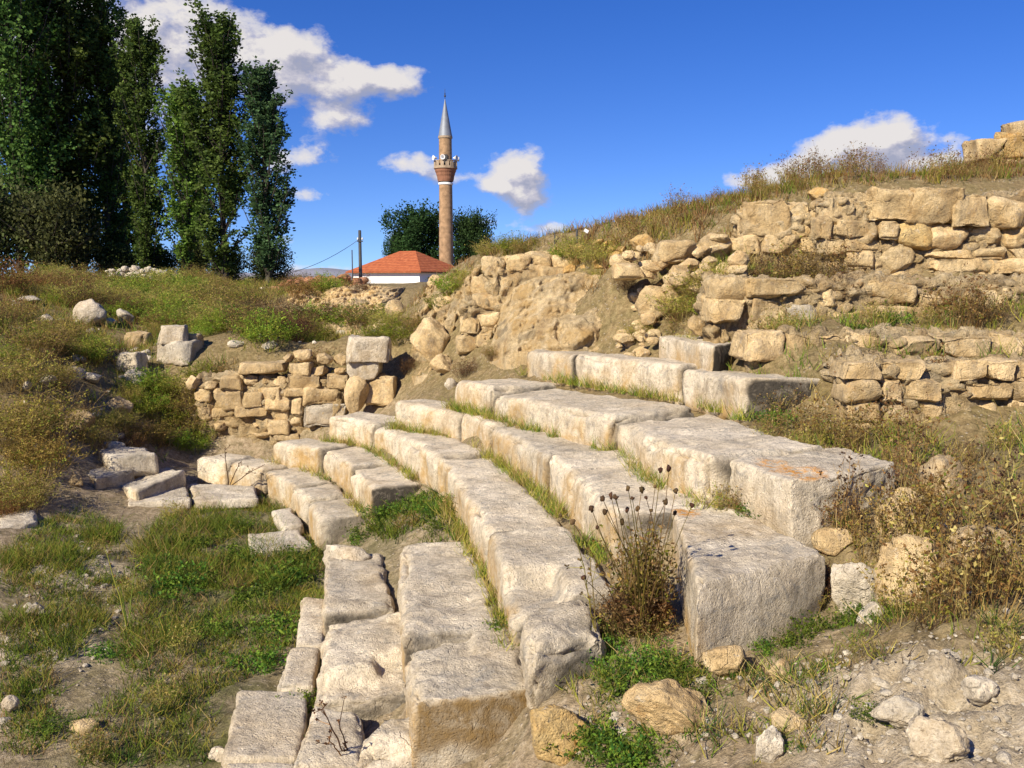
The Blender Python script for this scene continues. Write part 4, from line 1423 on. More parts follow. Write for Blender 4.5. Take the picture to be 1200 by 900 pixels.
def scatter(poly, dens, rg, cap=20000, clump=0.0, cs=1.2):
    w = poly if isinstance(poly, np.ndarray) else poly_world(poly)
    lo, hi = w.min(0), w.max(0)
    n = int(min(cap * 4, dens * np.prod(hi - lo)))
    p = rg.random((n, 2)) * (hi - lo) + lo
    p = p[inside(p, w)]
    if clump:
        k = fbm(p * cs, 3, 77)
        p = p[k + rg.random(len(p)) * .5 > clump]
    p = p[:cap]
    return np.c_[p, terrain(p[:, 0], p[:, 1])]


# rows of grass that grow in the joints in front of each riser
rg = np.random.default_rng(5)
pts = []
for k, dens in (('B', 14), ('C', 26), ('D', 40), ('E', 50), ('F', 34), ('A2', 6)):
    cv = CURVES[k]
    n = int(cv.L * dens)
    s = rg.random(n) * cv.L
    keep = fbm(np.c_[s * 1.4, np.full(n, ord(k[0]) * 3.3)], 3, 9) > -0.18
    s = s[keep]
    p, t = cv.at(s)
    nn = np.c_[-t[:, 1], t[:, 0]]
    p = p - nn * rg.uniform(.0, .11, len(s))[:, None]
    zt = ROWZ[k[0]] - 0.36
    pts.append(np.c_[p, np.full(len(p), zt)])
P = np.vstack(pts)
hh = rg.uniform(.06, .20, len(P))
pm = tuft_arrays(rg, P, 12, hh, .03, .007, [GREEN, OLIVE, STRAW], [.2, .45, .35], .45)
tag(add('joint_grass', pm.mesh('joint_grass')), kind='stuff')

# turf of the orchestra
turf_polys = [([(215, 590), (300, 588), (345, 600), (378, 650), (372, 720), (330, 770), (255, 815), (240, 900), (90, 900), (80, 860), (150, 800), (140, 720), (160, 640)], 260, -0.22),
              ([(60, 880), (60, 790), (150, 700), (140, 620), (90, 590), (0, 640), (0, 900)], 300, -0.10),
              ([(435, 610), (505, 575), (560, 590), (585, 640), (470, 640)], 150, -.2),
              ([(500, 590), (560, 590), (590, 660), (560, 660)], 60, -.2)]
for poly, dens, cl in turf_polys[:2]:
    p = scatter(poly, dens, rg, 14000, cl, 1.5)
    hh = rg.uniform(.04, .13, len(p)) * (1 + .8 * (fbm(p[:, :2] * 1.2, 2, 4) > .1))
    pm = tuft_arrays(rg, p, 12, hh, .045, .008, [GREEN, OLIVE, STRAW, DKGREEN], [.46, .30, .12, .12], .55)
    tag(add('turf_grass', pm.mesh('turf_grass')), kind='stuff')
p = np.vstack([scatter(q, d, rg, 2500, c) for q, d, c in turf_polys[2:]])
pm = tuft_arrays(rg, p, 14, rg.uniform(.06, .2, len(p)), .05, .010, [GREEN, DKGREEN, OLIVE], [.45, .35, .2], .6)
tag(add('gap_grass', pm.mesh('gap_grass')), kind='stuff')

# dry grass of the slopes and the crest
slope_polys = [([(0, 335), (60, 322), (160, 326), (250, 326), (330, 335), (420, 345), (440, 392), (330, 398), (300, 425), (210, 440), (190, 520), (90, 545), (0, 610)], 24, -.15),
               ([(90, 545), (190, 505), (240, 505), (230, 540), (130, 552)], 22, -.2)]
for poly, dens, cl in slope_polys:
    p = scatter(poly, dens, rg, 14000, cl, .5)
    hh = rg.uniform(.10, .36, len(p))
    pm = tuft_arrays(rg, p, 13, hh, .09, .014, [OLIVE, STRAW, RUST, GREEN, BROWN], [.36, .26, .10, .22, .06], .45)
    tag(add('slope_grass', pm.mesh('slope_grass')), kind='stuff')
crest = np.vstack([scatter(np.array([atd(u, v, d)[:2] for u, v, d in q]), dn, rg, 6000, -.3, .8) for q, dn in (
    ([(690, 290, 13.2), (860, 240, 13.2), (960, 215, 12.9), (1200, 200, 12.9), (1200, 200, 16), (900, 200, 16), (690, 285, 15.5)], 70),
    ([(690, 300, 13), (860, 300, 12.2), (960, 250, 12.4), (960, 240, 13.2), (840, 250, 13.4), (700, 285, 13.6)], 50),
    ([(560, 300, 15.4), (700, 290, 14), (690, 285, 16), (570, 285, 18)], 40),
    ([(450, 400, 17), (560, 330, 16), (540, 310, 18), (430, 350, 21), (410, 410, 18)], 16))])
pm = tuft_arrays(rg, crest, 14, rg.uniform(.06, .24, len(crest)), .06, .012, [STRAW, OLIVE, RUST, GREEN], [.40, .32, .18, .10], .3)
tag(add('crest_grass', pm.mesh('crest_grass')), kind='stuff')
ledge = np.vstack([scatter(np.array([atd(u, v, d)[:2] for u, v, d in q]), dn, rg, 5000, -.15, 1.2) for q, dn in (
    ([(880, 425, 8.6), (1230, 425, 8.5), (1230, 425, 9.2), (880, 425, 9.3)], 55),
    ([(830, 390, 9.7), (1230, 390, 9.5), (1230, 390, 10.3), (830, 390, 10.4)], 65),
    ([(820, 330, 10.8), (960, 330, 10.8), (1010, 325, 11.2), (960, 325, 12.0), (830, 320, 12.2)], 80),
    ([(900, 540, 7.4), (1230, 540, 6.9), (1230, 522, 8.1), (930, 522, 8.2)], 60))])
pm = tuft_arrays(rg, ledge, 12, rg.uniform(.06, .26, len(ledge)), .05, .010, [STRAW, OLIVE, GREEN, BROWN], [.38, .30, .20, .12], .4)
tag(add('ledge_grass', pm.mesh('ledge_grass')), kind='stuff')
# weedy near ground at the right
near = np.vstack([scatter(q, dn, rg, 4000, cl, 2.2) for q, dn, cl in (
    ([(690, 720), (800, 770), (830, 800), (700, 830), (640, 800)], 130, -.1),
    ([(830, 800), (980, 760), (1040, 720), (1200, 740), (1200, 800), (1000, 790), (980, 900), (700, 900), (650, 890), (700, 830)], 150, -.08),
    ([(985, 640), (1060, 560), (1200, 540), (1200, 740), (1040, 740)], 42, .08),
    ([(835, 585), (930, 597), (1010, 655), (990, 590), (850, 570)], 260, -.4))])
pm = tuft_arrays(rg, near, 12, rg.uniform(.04, .16, len(near)), .04, .007, [OLIVE, STRAW, GREEN, DKGREEN, BROWN], [.26, .32, .16, .14, .12], .6)
tag(add('near_grass', pm.mesh('near_grass')), kind='stuff')

# grit and pebbles
def pebbles(name, polys, mat):
    pm = []
    Vs, Fs, n = [], [], 0
    for poly, dens, smin, smax in polys:
        p = scatter(poly, dens, rg, 1800)
        for q in p:
            V, F = rock_geo(int(rg.integers(1, 40)), np.array([1, rg.uniform(.6, 1), rg.uniform(.4, .8)]) * (smin + (smax - smin) * rg.random() ** 3), 2, 6)
            a = rg.random() * 6.28
            R = np.array([[math.cos(a), -math.sin(a), 0], [math.sin(a), math.cos(a), 0], [0, 0, 1]])
            V = V @ R.T + q + np.array([0, 0, .004])
            Vs.append(V)
            Fs.append(F + n)
            n += len(V)
    V = np.vstack(Vs)
    c = np.zeros((len(V), 3))
    return tag(add(name, mk_mesh(name, V, tris=np.vstack(Fs), cols=c, attr='stain', mats=(M[mat],), smooth=False)), kind='stuff')


pebbles('gravel', [([(960, 770), (1200, 750), (1200, 900), (960, 900)], 700, .006, .035), ([(640, 830), (960, 770), (960, 900), (640, 900)], 250, .006, .03), ([(640, 830), (980, 770), (1200, 790), (1200, 900), (620, 900)], 170, .010, .085), ([(0, 640), (120, 620), (150, 700), (100, 800), (0, 850)], 45, .012, .11),
                   ([(150, 600), (220, 600), (140, 760), (100, 800)], 5, .02, .1), ([(990, 640), (1200, 600), (1200, 760), (1040, 740)], 30, .02, .12)], 'paleboulder')
pebbles('slope_stones', [([(0, 340), (420, 345), (440, 392), (210, 440), (90, 545), (0, 600)], 2.6, .08, .40), ([(300, 332), (420, 340), (420, 350), (300, 350)], 3, .08, .3)], 'paleboulder')

# individual shrubs -----------------------------------------------------------
SHR = {
    'red': [shrub_mesh(200 + i, 1.1, .62, 110, 2300, .017, RUST, RUST + [OLIVE[0]], 60, BROWN) for i in range(3)],
    'yellow': [shrub_mesh(210 + i, 1.1, .60, 130, 2300, .017, STRAW, OLIVE + [STRAW[0]]) for i in range(3)],
    'green': [shrub_mesh(220 + i, 1.0, .60, 90, 2600, .019, OLIVE, [(.16, .24, .02), (.23, .31, .03), (.11, .18, .02), (.33, .34, .045)]) for i in range(3)],
    'brown': [shrub_mesh(230 + i, 1.0, .70, 100, 1400, .016, BROWN, BROWN + RUST, 90, BROWN) for i in range(2)],
    'tall': [shrub_mesh(240 + i, .6, .85, 26, 160, .022, STRAW + RUST, STRAW + OLIVE, 110, RUST, .55, .007) for i in range(3)],
    'weed': [shrub_mesh(250 + i, .55, .55, 40, 240, .020, OLIVE + STRAW, OLIVE + STRAW + STRAW + [GREEN[1]], 60, STRAW + RUST, .6, .006) for i in range(4)],
    'herb': [shrub_mesh(260 + i, .60, .26, 50, 900, .024, GREEN, DKGREEN + GREEN, 0, None, .8, .005) for i in range(3)],
    'stalk': [shrub_mesh(270 + i, .45, 1.0, 9, 90, .020, STRAW + RUST, STRAW, 70, BROWN, .5, .008) for i in range(3)],
}


def plant(kind, x, y, s, label, cat, group, name='shrub', sz=1.0, z=None):
    me = random.choice(SHR[kind])
    zz = terrain([x], [y])[0] if z is None else z
    o = add(name, me, (x, y, zz - .02), None, (0, 0, random.uniform(0, 6.28)), (s, s, s * sz))
    return tag(o, label, cat, group)


random.seed(99)
rg = np.random.default_rng(31)
# (polygon in the photo, plants per square metre, mix)
LAB = {'red': ('reddish brown dry shrub among others on the left slope', 'reddish dry shrubs on the left slope'),
       'yellow': ('yellow green bushy shrub among others on the left slope', 'yellow green shrubs on the left slope'),
       'green': ('dull green leafy shrub among others on the left slope', 'dull green shrubs on the left slope'),
       'brown': ('dark brown twiggy shrub among others on the left slope', 'dark twiggy shrubs on the left slope')}
slope = [([(0, 420), (90, 400), (150, 450), (215, 440), (190, 500), (100, 520), (0, 600)], 5.0, ['red', 'yellow', 'green', 'yellow', 'green', 'yellow', 'yellow']),
         ([(0, 340), (60, 330), (140, 345), (160, 390), (80, 405), (0, 420)], 2.2, ['red', 'green', 'yellow', 'brown', 'green', 'yellow']),
         ([(140, 345), (240, 335), (300, 350), (280, 400), (230, 420), (160, 390)], 2.0, ['green', 'yellow', 'yellow', 'green']),
         ([(0, 325), (330, 330), (420, 340), (300, 350), (140, 345)], .5, ['red', 'green', 'yellow', 'yellow']),
         ([(230, 400), (300, 385), (400, 395), (330, 415), (240, 430)], 2.0, ['green', 'yellow', 'brown']),
         ([(0, 530), (95, 515), (100, 545), (60, 570), (0, 615)], 3.5, ['yellow', 'red', 'yellow']),
         ([(130, 500), (215, 460), (245, 500), (225, 535), (150, 540)], 3.4, ['brown', 'green', 'green', 'yellow'])]
for poly, dens, mix in slope:
    p = scatter(poly, dens, rg, 90)
    for q in p:
        if q[1] < 10.2 or any(abs(q[0] - cx * q[1] / cy) < .3 + cw / 2 and -1.8 < q[1] - cy < .1 for cx, cy, cw in CLEAR):
            continue
        k = random.choice(mix)
        plant(k, q[0], q[1], random.choice([.5, .65, .8, 1.0, 1.3]) * random.uniform(.85, 1.1), LAB[k][0], 'shrub', LAB[k][1])
for (u, v, s, k) in [(470, 400, 1.0, 'green'), (490, 385, .8, 'yellow'), (455, 385, .9, 'yellow'), (530, 345, .9, 'green'), (545, 335, .8, 'yellow'), (515, 362, .7, 'green'), (440, 400, .8, 'green'), (600, 298, .8, 'green'), (680, 305, .9, 'yellow'),
                     (665, 310, .8, 'green'), (700, 310, .8, 'yellow'), (575, 300, .8, 'yellow'), (750, 400, .6, 'yellow'), (800, 372, .9, 'yellow'), (815, 350, .9, 'yellow'), (830, 385, .8, 'weed'), (790, 395, .7, 'weed'), (770, 350, .6, 'brown'), (845, 345, .9, 'yellow'), (700, 330, .5, 'yellow'), (545, 440, .6, 'brown'), (480, 440, .6, 'brown'), (580, 420, .5, 'yellow'), (735, 345, .6, 'brown'), (615, 296, .7, 'yellow')]:
    p = ground(u, v)
    plant(k, p[0], p[1], s * .8, 'small bush growing on the rubble mound in the middle', 'shrub', 'bushes on the rubble mound', 'mound_bush')
for (u, v, s, k) in [(345, 385, 1.2, 'brown'), (365, 388, 1.2, 'green'), (385, 386, 1.3, 'brown'), (405, 388, 1.2, 'green'), (425, 388, 1.2, 'brown'), (445, 384, 1.1, 'green'), (355, 350, 1.1, 'red'), (385, 345, 1.0, 'green'), (420, 350, 1.0, 'brown')]:
    p = ground(u, v)
    plant(k, p[0], p[1], s, 'dark bush on the shaded bank behind the rubble wall', 'shrub', 'bushes on the shaded bank behind the rubble wall', 'bank_bush')
for u in (235, 255, 275, 292, 308, 322, 338, 352, 366, 384):
    p = atd(u, 425, 16.2 + random.uniform(-.1, .3))
    plant(random.choice(['yellow', 'yellow', 'red', 'green']), p[0], p[1], random.uniform(.5, .8), 'dry golden bush on the earth just behind the rubble wall top', 'shrub', 'dry bushes along the top of the rubble wall', 'wall_bush')
for (u, v) in [(150, 470), (165, 490), (180, 480), (195, 500), (210, 485), (225, 505), (140, 500), (160, 515), (185, 520), (205, 525), (240, 515), (170, 460), (120, 500), (230, 530), (215, 465), (150, 530), (110, 520), (190, 465)]:
    p = ground(u, v)
    k = random.choice(['brown', 'green', 'green', 'yellow', 'yellow'])
    plant(k, p[0], p[1], random.uniform(.55, .95), 'flowering brownish bush in the hollow left of the rubble wall', 'shrub', 'bushes in the hollow left of the rubble wall', 'hollow_bush')
# tall dry stalks along the right crest and on the ledges
for q in scatter(np.array([atd(u, v, d)[:2] for u, v, d in [(700, 285, 13.3), (860, 240, 13.2), (960, 215, 12.9), (1180, 205, 12.9), (1180, 205, 14.2), (900, 205, 14.6), (700, 280, 14.6)]]), 7.5, rg, 75):
    plant('tall', q[0], q[1], random.uniform(.3, .68), 'dry brown seeding weed on the grassy crest of the right hill', 'weed', 'dry weeds along the right hill crest', 'dry_weed')
for (u, v, d, s, k) in [(845, 318, 11.2, .9, 'green'), (880, 322, 11.0, .8, 'tall'), (905, 318, 11.1, 1.0, 'brown'), (930, 315, 11.1, 1.1, 'tall'), (955, 318, 11.0, 1.1, 'brown'), (980, 322, 11.0, .9, 'tall'), (820, 330, 11.5, .8, 'yellow'),
                        (868, 328, 10.8, .7, 'yellow'), (800, 345, 11.6, .8, 'yellow'), (820, 372, 10.9, .8, 'yellow'), (985, 345, 10.4, .8, 'brown')]:
    p = atd(u, v, d)
    plant(k, p[0], p[1], s * .8, 'bushy weed on the ledge under the upper ruined walls', 'weed', 'weeds on the ledge under the upper walls', 'ledge_weed')
for (u, d, s, k) in [(920, 9.6, .8, 'weed'), (1030, 9.9, .9, 'weed'), (1050, 10.0, .7, 'herb'), (1120, 9.8, 1.2, 'tall'), (1140, 9.7, 1.0, 'tall'), (1150, 9.8, .9, 'brown'), (900, 9.7, .9, 'weed'), (1090, 9.9, .8, 'weed'), (1010, 9.8, .6, 'herb'), (870, 10.1, .7, 'weed')]:
    p = atd(u, 390, d)
    plant(k, p[0], p[1], s * .75, 'weed growing on the single course ledge at the right', 'weed', 'weeds on the single course ledge', 'ledge_weed')
for (u, d, s, k) in [(1000, 8.0, .9, 'stalk'), (960, 7.9, .9, 'tall'), (930, 7.8, .9, 'weed'), (1040, 8.0, .8, 'tall'), (1100, 8.6, 1.0, 'tall'), (1075, 8.55, .8, 'tall'), (1150, 8.6, .9, 'weed'), (990, 8.6, 1., 'tall'), (1030, 8.7, .7, 'weed'), (1180, 7.5, .9, 'weed'), (905, 8.6, 1.0, 'weed'), (915, 8.4, .9, 'herb')]:
    p = atd(u, 470, d)
    plant(k, p[0], p[1], s * .6, 'dry weed against the lowest crumbling terrace wall', 'weed', 'weeds against the lowest terrace wall', 'dry_weed')
# tall weeds among the boulders at the right edge
for (u, v, s, k) in [(1100, 600, 1.1, 'weed'), (1075, 560, 1.0, 'stalk'), (1120, 590, 1.1, 'stalk'), (1150, 620, 1.0, 'weed'), (1180, 600, 1.1, 'weed'), (1130, 680, .9, 'stalk'), (1160, 700, 1.1, 'weed'), (1190, 720, 1.1, 'weed'), (1100, 560, .9, 'weed'),
                     (1060, 620, .9, 'stalk'), (1000, 640, .8, 'stalk'), (1020, 610, .9, 'weed'), (1050, 720, .6, 'weed'), (1180, 760, .8, 'weed'), (1150, 560, 1.1, 'tall'), (1195, 650, 1.1, 'stalk'), (980, 690, .5, 'weed'), (1195, 560, 1.0, 'tall'), (1090, 640, .8, 'weed'), (1170, 660, .9, 'tall'), (1130, 545, .8, 'weed'), (1045, 690, .8, 'stalk'), (1110, 710, .9, 'tall'), (1140, 650, 1.0, 'tall'), (1075, 640, .9, 'tall'), (985, 660, .7, 'tall'), (1165, 740, .8, 'tall'), (1010, 690, .7, 'weed'), (1085, 590, .9, 'tall'), (1180, 690, .9, 'tall'), (1035, 600, .9, 'tall'), (1060, 545, 1.0, 'tall'), (1010, 560, .7, 'weed')]:
    p = ground(u, v)
    if random.random() < .5:
        continue
    plant(k, p[0], p[1], s * (.55 if k == 'weed' else .85), 'straggly yellow green weed among the boulders at the right edge', 'weed', 'weeds among the boulders at the right edge', 'straggly_weed')
random.seed(17)
for i in range(18):
    p = ground(random.uniform(985, 1200), random.uniform(548, 760))
    plant(random.choice(['stalk', 'tall']), p[0], p[1], random.uniform(.45, .95), 'thin straw coloured stalk weed standing between the boulders at the right edge', 'weed', 'thin straw weeds between the boulders at the right edge', 'straw_weed')
for (u, v, d, s_, k) in [(905, 470, 8.1, .8, 'weed'), (930, 480, 8.0, .8, 'stalk'), (950, 470, 8.1, .9, 'tall'), (975, 480, 8.0, .8, 'weed'), (1000, 490, 7.9, .9, 'tall'), (890, 500, 7.8, .6, 'weed'), (940, 505, 7.7, .7, 'weed'), (990, 510, 7.6, .7, 'stalk')]:
    p = atd(u, v, d)
    plant(k, p[0], p[1], s_ * .75, 'dry weed in front of the dark end of the sixth tier', 'weed', 'dry weeds by the dark end of the sixth tier', 'dry_weed')
for (u, v, s_, k) in [(880, 604, .6, 'herb'), (905, 608, .6, 'weed'), (930, 612, .6, 'herb'), (955, 622, .6, 'weed'), (860, 598, .6, 'weed'), (975, 630, .6, 'tall')]:
    p = ground(u, v)
    plant(k, p[0], p[1], s_ * .7, 'weed in the strip of earth between the two big end blocks', 'weed', 'weeds between the two big end blocks', 'weed')
# low green herbs
for (u, v, s, k) in [(700, 770, .8, 'herb'), (730, 800, .8, 'herb'), (760, 790, .7, 'herb'), (690, 740, .7, 'herb'), (720, 750, .8, 'weed'), (780, 780, .7, 'herb'), (800, 800, .6, 'herb'), (740, 740, .7, 'brown'), (770, 750, .7, 'weed')]:
    p = ground(u, v)
    plant(k, p[0], p[1], s * .7, 'low dark green herb at the foot of the thistle', 'herb', 'green herbs at the foot of the thistle', 'herb')
for (u, v, s, k) in [(712, 885, .95, 'herb'), (735, 895, .9, 'herb'), (760, 890, .7, 'herb'), (720, 865, .7, 'herb')]:
    p = ground(u, v)
    plant(k, p[0], p[1], s * .62, 'bright green nettle like herb right of the yellow ochre rock', 'herb', 'green herbs beside the yellow ochre rock', 'herb')
for (u, v, s, k) in [(900, 765, .6, 'herb'), (935, 760, .6, 'herb'), (960, 750, .7, 'herb'), (1000, 740, .7, 'herb'), (1040, 735, .6, 'herb'), (870, 790, .5, 'herb'), (1080, 730, .6, 'weed'), (950, 720, .6, 'weed'), (970, 700, .6, 'brown'), (1020, 850, .4, 'herb'), (940, 880, .4, 'herb'), (1010, 780, .5, 'weed')]:
    p = ground(u, v)
    plant(k, p[0], p[1], s * .62, 'low weed on the ground in front of the big squared block', 'herb', 'weeds in front of the big squared block', 'herb')
for (u, v, z, s, k) in [(455, 605, None, .8, 'herb'), (480, 600, None, .8, 'herb'), (505, 600, None, .7, 'herb'), (530, 605, None, .7, 'weed'), (440, 620, None, .8, 'herb'), (475, 620, None, .6, 'weed'), (515, 620, None, .6, 'herb'), (495, 585, None, .6, 'herb'), (420, 632, None, .6, 'herb')]:
    p = ground(u, v)
    plant(k, p[0], p[1], s * .8, 'green herb in the gap between the two lower tiers', 'herb', 'green herbs in the gap of the lower tiers', 'herb')
for (u, v, zz, s, lab) in [(597, 742, .68, .42, 'small bright green herb in the notch beside the rounded end lump'), (338, 872, .1, .3, 'small green tuft on the wide smooth slab'), (352, 828, .1, .4, 'green herb creeping between the kerb slab and the bottom step')]:
    p = atz(u, v, zz)
    plant('herb', p[0], p[1], s, lab, 'herb', None, 'herb', z=zz)
for (u, v, s, k) in [(210, 690, 1.1, 'herb'), (230, 640, .9, 'herb'), (300, 700, .9, 'herb'), (330, 680, 1.1, 'herb'), (180, 670, .8, 'herb'), (330, 745, .9, 'herb'), (250, 740, .7, 'herb'), (190, 830, .6, 'weed'), (270, 655, .8, 'herb'), (350, 660, .9, 'herb'), (280, 625, .7, 'herb'), (130, 770, .6, 'herb'), (215, 765, .6, 'weed'), (160, 700, .6, 'weed'), (200, 610, .7, 'weed'), (120, 650, .6, 'weed'), (300, 780, .8, 'herb'), (60, 860, .5, 'herb'), (110, 890, .6, 'weed')]:
    p = ground(u, v)
    plant(k, p[0], p[1], s * .8, 'low leafy weed in the grass of the orchestra floor', 'herb', 'leafy weeds on the orchestra floor', 'herb')
# weeds on the treads
for (u, v, rowk, s, k, lab) in [(770, 452, 'E', .72, 'yellow', 'dry yellow bush growing from the tread before the biggest sixth tier block'), (742, 462, 'E', .5, 'yellow', 'smaller dry yellow bush left of the biggest sixth tier block'),
                                (795, 455, 'E', .55, 'red', 'reddish dry bush against the front of the biggest sixth tier block'), (632, 490, 'D', .42, 'tall', 'small reddish dry weed in front of the fifth tier, farther left'),
                                (800, 538, 'D', .45, 'herb', 'green herb in the joint under the lichen streaked block'), (845, 600, 'D', .5, 'weed', 'green weed behind the big squared block'),
                                (690, 560, 'C', .5, 'weed', 'yellow grass clump on the fourth tier riser, left of the thistle'), (820, 520, 'D', .45, 'tall', 'dry weed against the rounded fifth tier block')]:
    zz = ROWZ[rowk] - .03
    p = atz(u, v, zz)
    plant(k, p[0], p[1], s, lab, 'weed', None, 'dry_weed', z=zz)
for (u, v, z0, s) in [(700, 690, .74, .8), (680, 650, .74, .8), (660, 620, .74, .7), (720, 700, .74, .9)]:
    p = atz(u, v, z0)
    plant('stalk', p[0], p[1], s * .6, 'yellow grass stalks at the foot of the fourth tier, left of the thistle', 'weed', 'yellow stalks left of the thistle', 'dry_weed', z=z0)


# the thistle -------------------------------------------------------------------
def blob(center, r, seed, sub=2, rough=.2):
    V, F = ico(sub)
    k = 1 + rough * fbm(V * 2.5 + seed, 2, seed)
    return V * k[:, None] * r + center, F


def stalk_tube(pts, r0, r1, nside=5):
    pts = np.asarray(pts)
    n = len(pts)
    V = []
    for i, p in enumerate(pts):
        t = pts[min(i + 1, n - 1)] - pts[max(i - 1, 0)]
        t = t / (np.linalg.norm(t) + 1e-9)
        a = np.cross(t, [0.3, 0.9, 0.1])
        a /= np.linalg.norm(a)
        b = np.cross(t, a)
        r = r0 + (r1 - r0) * i / (n - 1)
        for k in range(nside):
            w = 2 * math.pi * k / nside
            V.append(p + (a * math.cos(w) + b * math.sin(w)) * r)
    Q = [(i * nside + k, i * nside + (k + 1) % nside, (i + 1) * nside + (k + 1) % nside, (i + 1) * nside + k) for i in range(n - 1) for k in range(nside)]
    return np.array(V), np.array(Q)


def thistle():
    rg = np.random.default_rng(11)
    D = 5.0
    base = atz(752, 735, .88)
    e = empty('thistle', tuple(base))
    tag(e, 'tall dry thistle with round dark seed heads between the end blocks', 'thistle')
    heads = [(706, 584), (709, 600), (722, 583), (736, 572), (752, 574), (774, 551), (784, 549), (792, 575), (791, 601), (811, 592), (763, 598), (747, 596), (735, 597), (720, 582), (716, 581), (671, 612), (745, 628), (684, 677), (693, 596), (700, 618),
             (757, 583), (768, 570), (729, 612), (780, 588), (741, 584)]
    pm = PM()
    for i, (u, v) in enumerate(heads):
        h = atd(u, v, D + rg.uniform(-.25, .3)) - base
        b = np.array([rg.normal() * .075, rg.normal() * .075, -.05])
        midp = b * .5 + h * .5 + np.array([-h[0] * .15 + rg.normal() * .03, rg.normal() * .06, rg.normal() * .03 + .02])
        t = np.linspace(0, 1, 8)[:, None]
        path = (1 - t) ** 2 * b + 2 * t * (1 - t) * midp + t ** 2 * h
        path = path + np.cumsum(rg.normal(size=(8, 3)) * .008, 0) * (1 - t)
        V, Q = stalk_tube(path, .0036, .0018)
        pm.put(V, Q, colmix(rg, 1, STRAW + OLIVE)[0], 1)
        me = bpy.data.meshes.new('seed_head')
        V, F = blob(np.zeros(3), rg.uniform(.009, .016), i, 2, .6)
        V = V * np.array([1, 1, rg.uniform(.8, 1.5)])
        # spiky bracts
        nb = 40
        dr = rg.normal(size=(nb, 3))
        dr /= np.linalg.norm(dr, axis=1, keepdims=True)
        me = mk_mesh('seed_head', V, tris=F, cols=np.tile(np.array([.11, .06, .03]) * rg.uniform(.6, 1.7), (len(V), 1)), mats=(M['leaf'],))
        add('seed_head', me, tuple(h), e)
    # side branches and dry leaves low down
    nst = 120
    ang = rg.random(nst) * 6.28
    b = np.c_[rg.normal(size=(nst, 2)) * .06, np.full(nst, -.05)]
    tp = b + np.c_[np.cos(ang) * .2 * rg.random(nst), np.sin(ang) * .2 * rg.random(nst), rg.uniform(.15, .72, nst)]
    V, Q, per = ribbons(b, tp, .006, .2, rg, 3)
    pm.put(V, Q, colmix(rg, nst, STRAW + OLIVE), per)
    n2 = 6500
    t = rg.random(n2)[:, None]
    i = rg.integers(0, nst, n2)
    pos = b[i] * (1 - t) + tp[i] * t + rg.normal(size=(n2, 3)) * .03
    V, Q, per = leaves(pos, .014 * rg.uniform(.6, 1.6, n2), rg, .3, 2.2)
    low = (pos[:, 2] < .2)
    col = colmix(rg, n2, OLIVE + STRAW)
    col[low] = colmix(rg, low.sum(), RUST + STRAW)
    pm.put(V, Q, col, per)
    add('stems', pm.mesh('stems'), (0, 0, 0), e)


thistle()


def lone_stalks(name, label, items, pal, rad, cat='weed', heads=True):
    """dry stalk with a few twigs: items = base (point) and tips (points)"""
    rg = np.random.default_rng(len(label))
    b0 = np.array(items[0])
    e = empty(name, tuple(b0))
    tag(e, label, cat)
    pm = PM()
    for k, t in enumerate(items[1:]):
        h = np.array(t) - b0
        s = np.linspace(0, 1, 9)[:, None]
        path = h * s + np.c_[np.zeros(9), np.zeros(9), .12 * np.linalg.norm(h) * (s[:, 0] * (1 - s[:, 0]))] + rg.normal(size=(9, 3)) * .004
        V, Q = stalk_tube(path, rad, rad * .5)
        pm.put(V, Q, colmix(rg, 1, pal)[0], 1)
        for j in range(5):
            p = path[rg.integers(3, 9)]
            q = p + rg.normal(size=3) * .05 + np.array([0, 0, .03])
            V, Q = stalk_tube([p, (p + q) / 2, q], rad * .5, rad * .3, 4)
            pm.put(V, Q, colmix(rg, 1, pal)[0], 1)
            if heads:
                V, Q, per = leaves(np.tile(q, (8, 1)) + rg.normal(size=(8, 3)) * .004, .014, rg, .3, 1.2)
                pm.put(V, Q, colmix(rg, 8, BROWN + RUST), per)
    add('stem', pm.mesh('stem'), (0, 0, 0), e)


lone_stalks('dry_stalk', 'forked dry stalk standing over the flat bottom step', [atz(412, 905, .1), atd(378, 832, 5.0), atd(398, 848, 5.1), atd(386, 868, 5.0)], BROWN + RUST, .006)
lone_stalks('green_stalk', 'thin green forked stalk standing on the orchestra floor', [ground(150, 742), atd(123, 640, 8.0), atd(160, 655, 8.1), atd(140, 680, 8.0)], OLIVE + GREEN, .007)
lone_stalks('dry_stalk', 'thin dark stalks with round heads on the far lowest tier', [atz(268, 572, .05), atd(263, 528, 12.4), atd(283, 540, 12.5), atd(310, 545, 12.6)], BROWN, .008)
lone_stalks('dry_stalk', 'bare twisted stalk rising by the flat orange tinted boulder', [ground(1140, 720), atd(1150, 650, 4.9), atd(1175, 640, 4.9), atd(1145, 610, 4.9)], STRAW + BROWN, .006)
lone_stalks('dry_stalk', 'long dry stalk leaning over the rounded end lump', [atz(700, 760, .8), atd(684, 676, 4.9), atd(671, 612, 4.9), atd(690, 640, 4.9)], STRAW + OLIVE, .004)

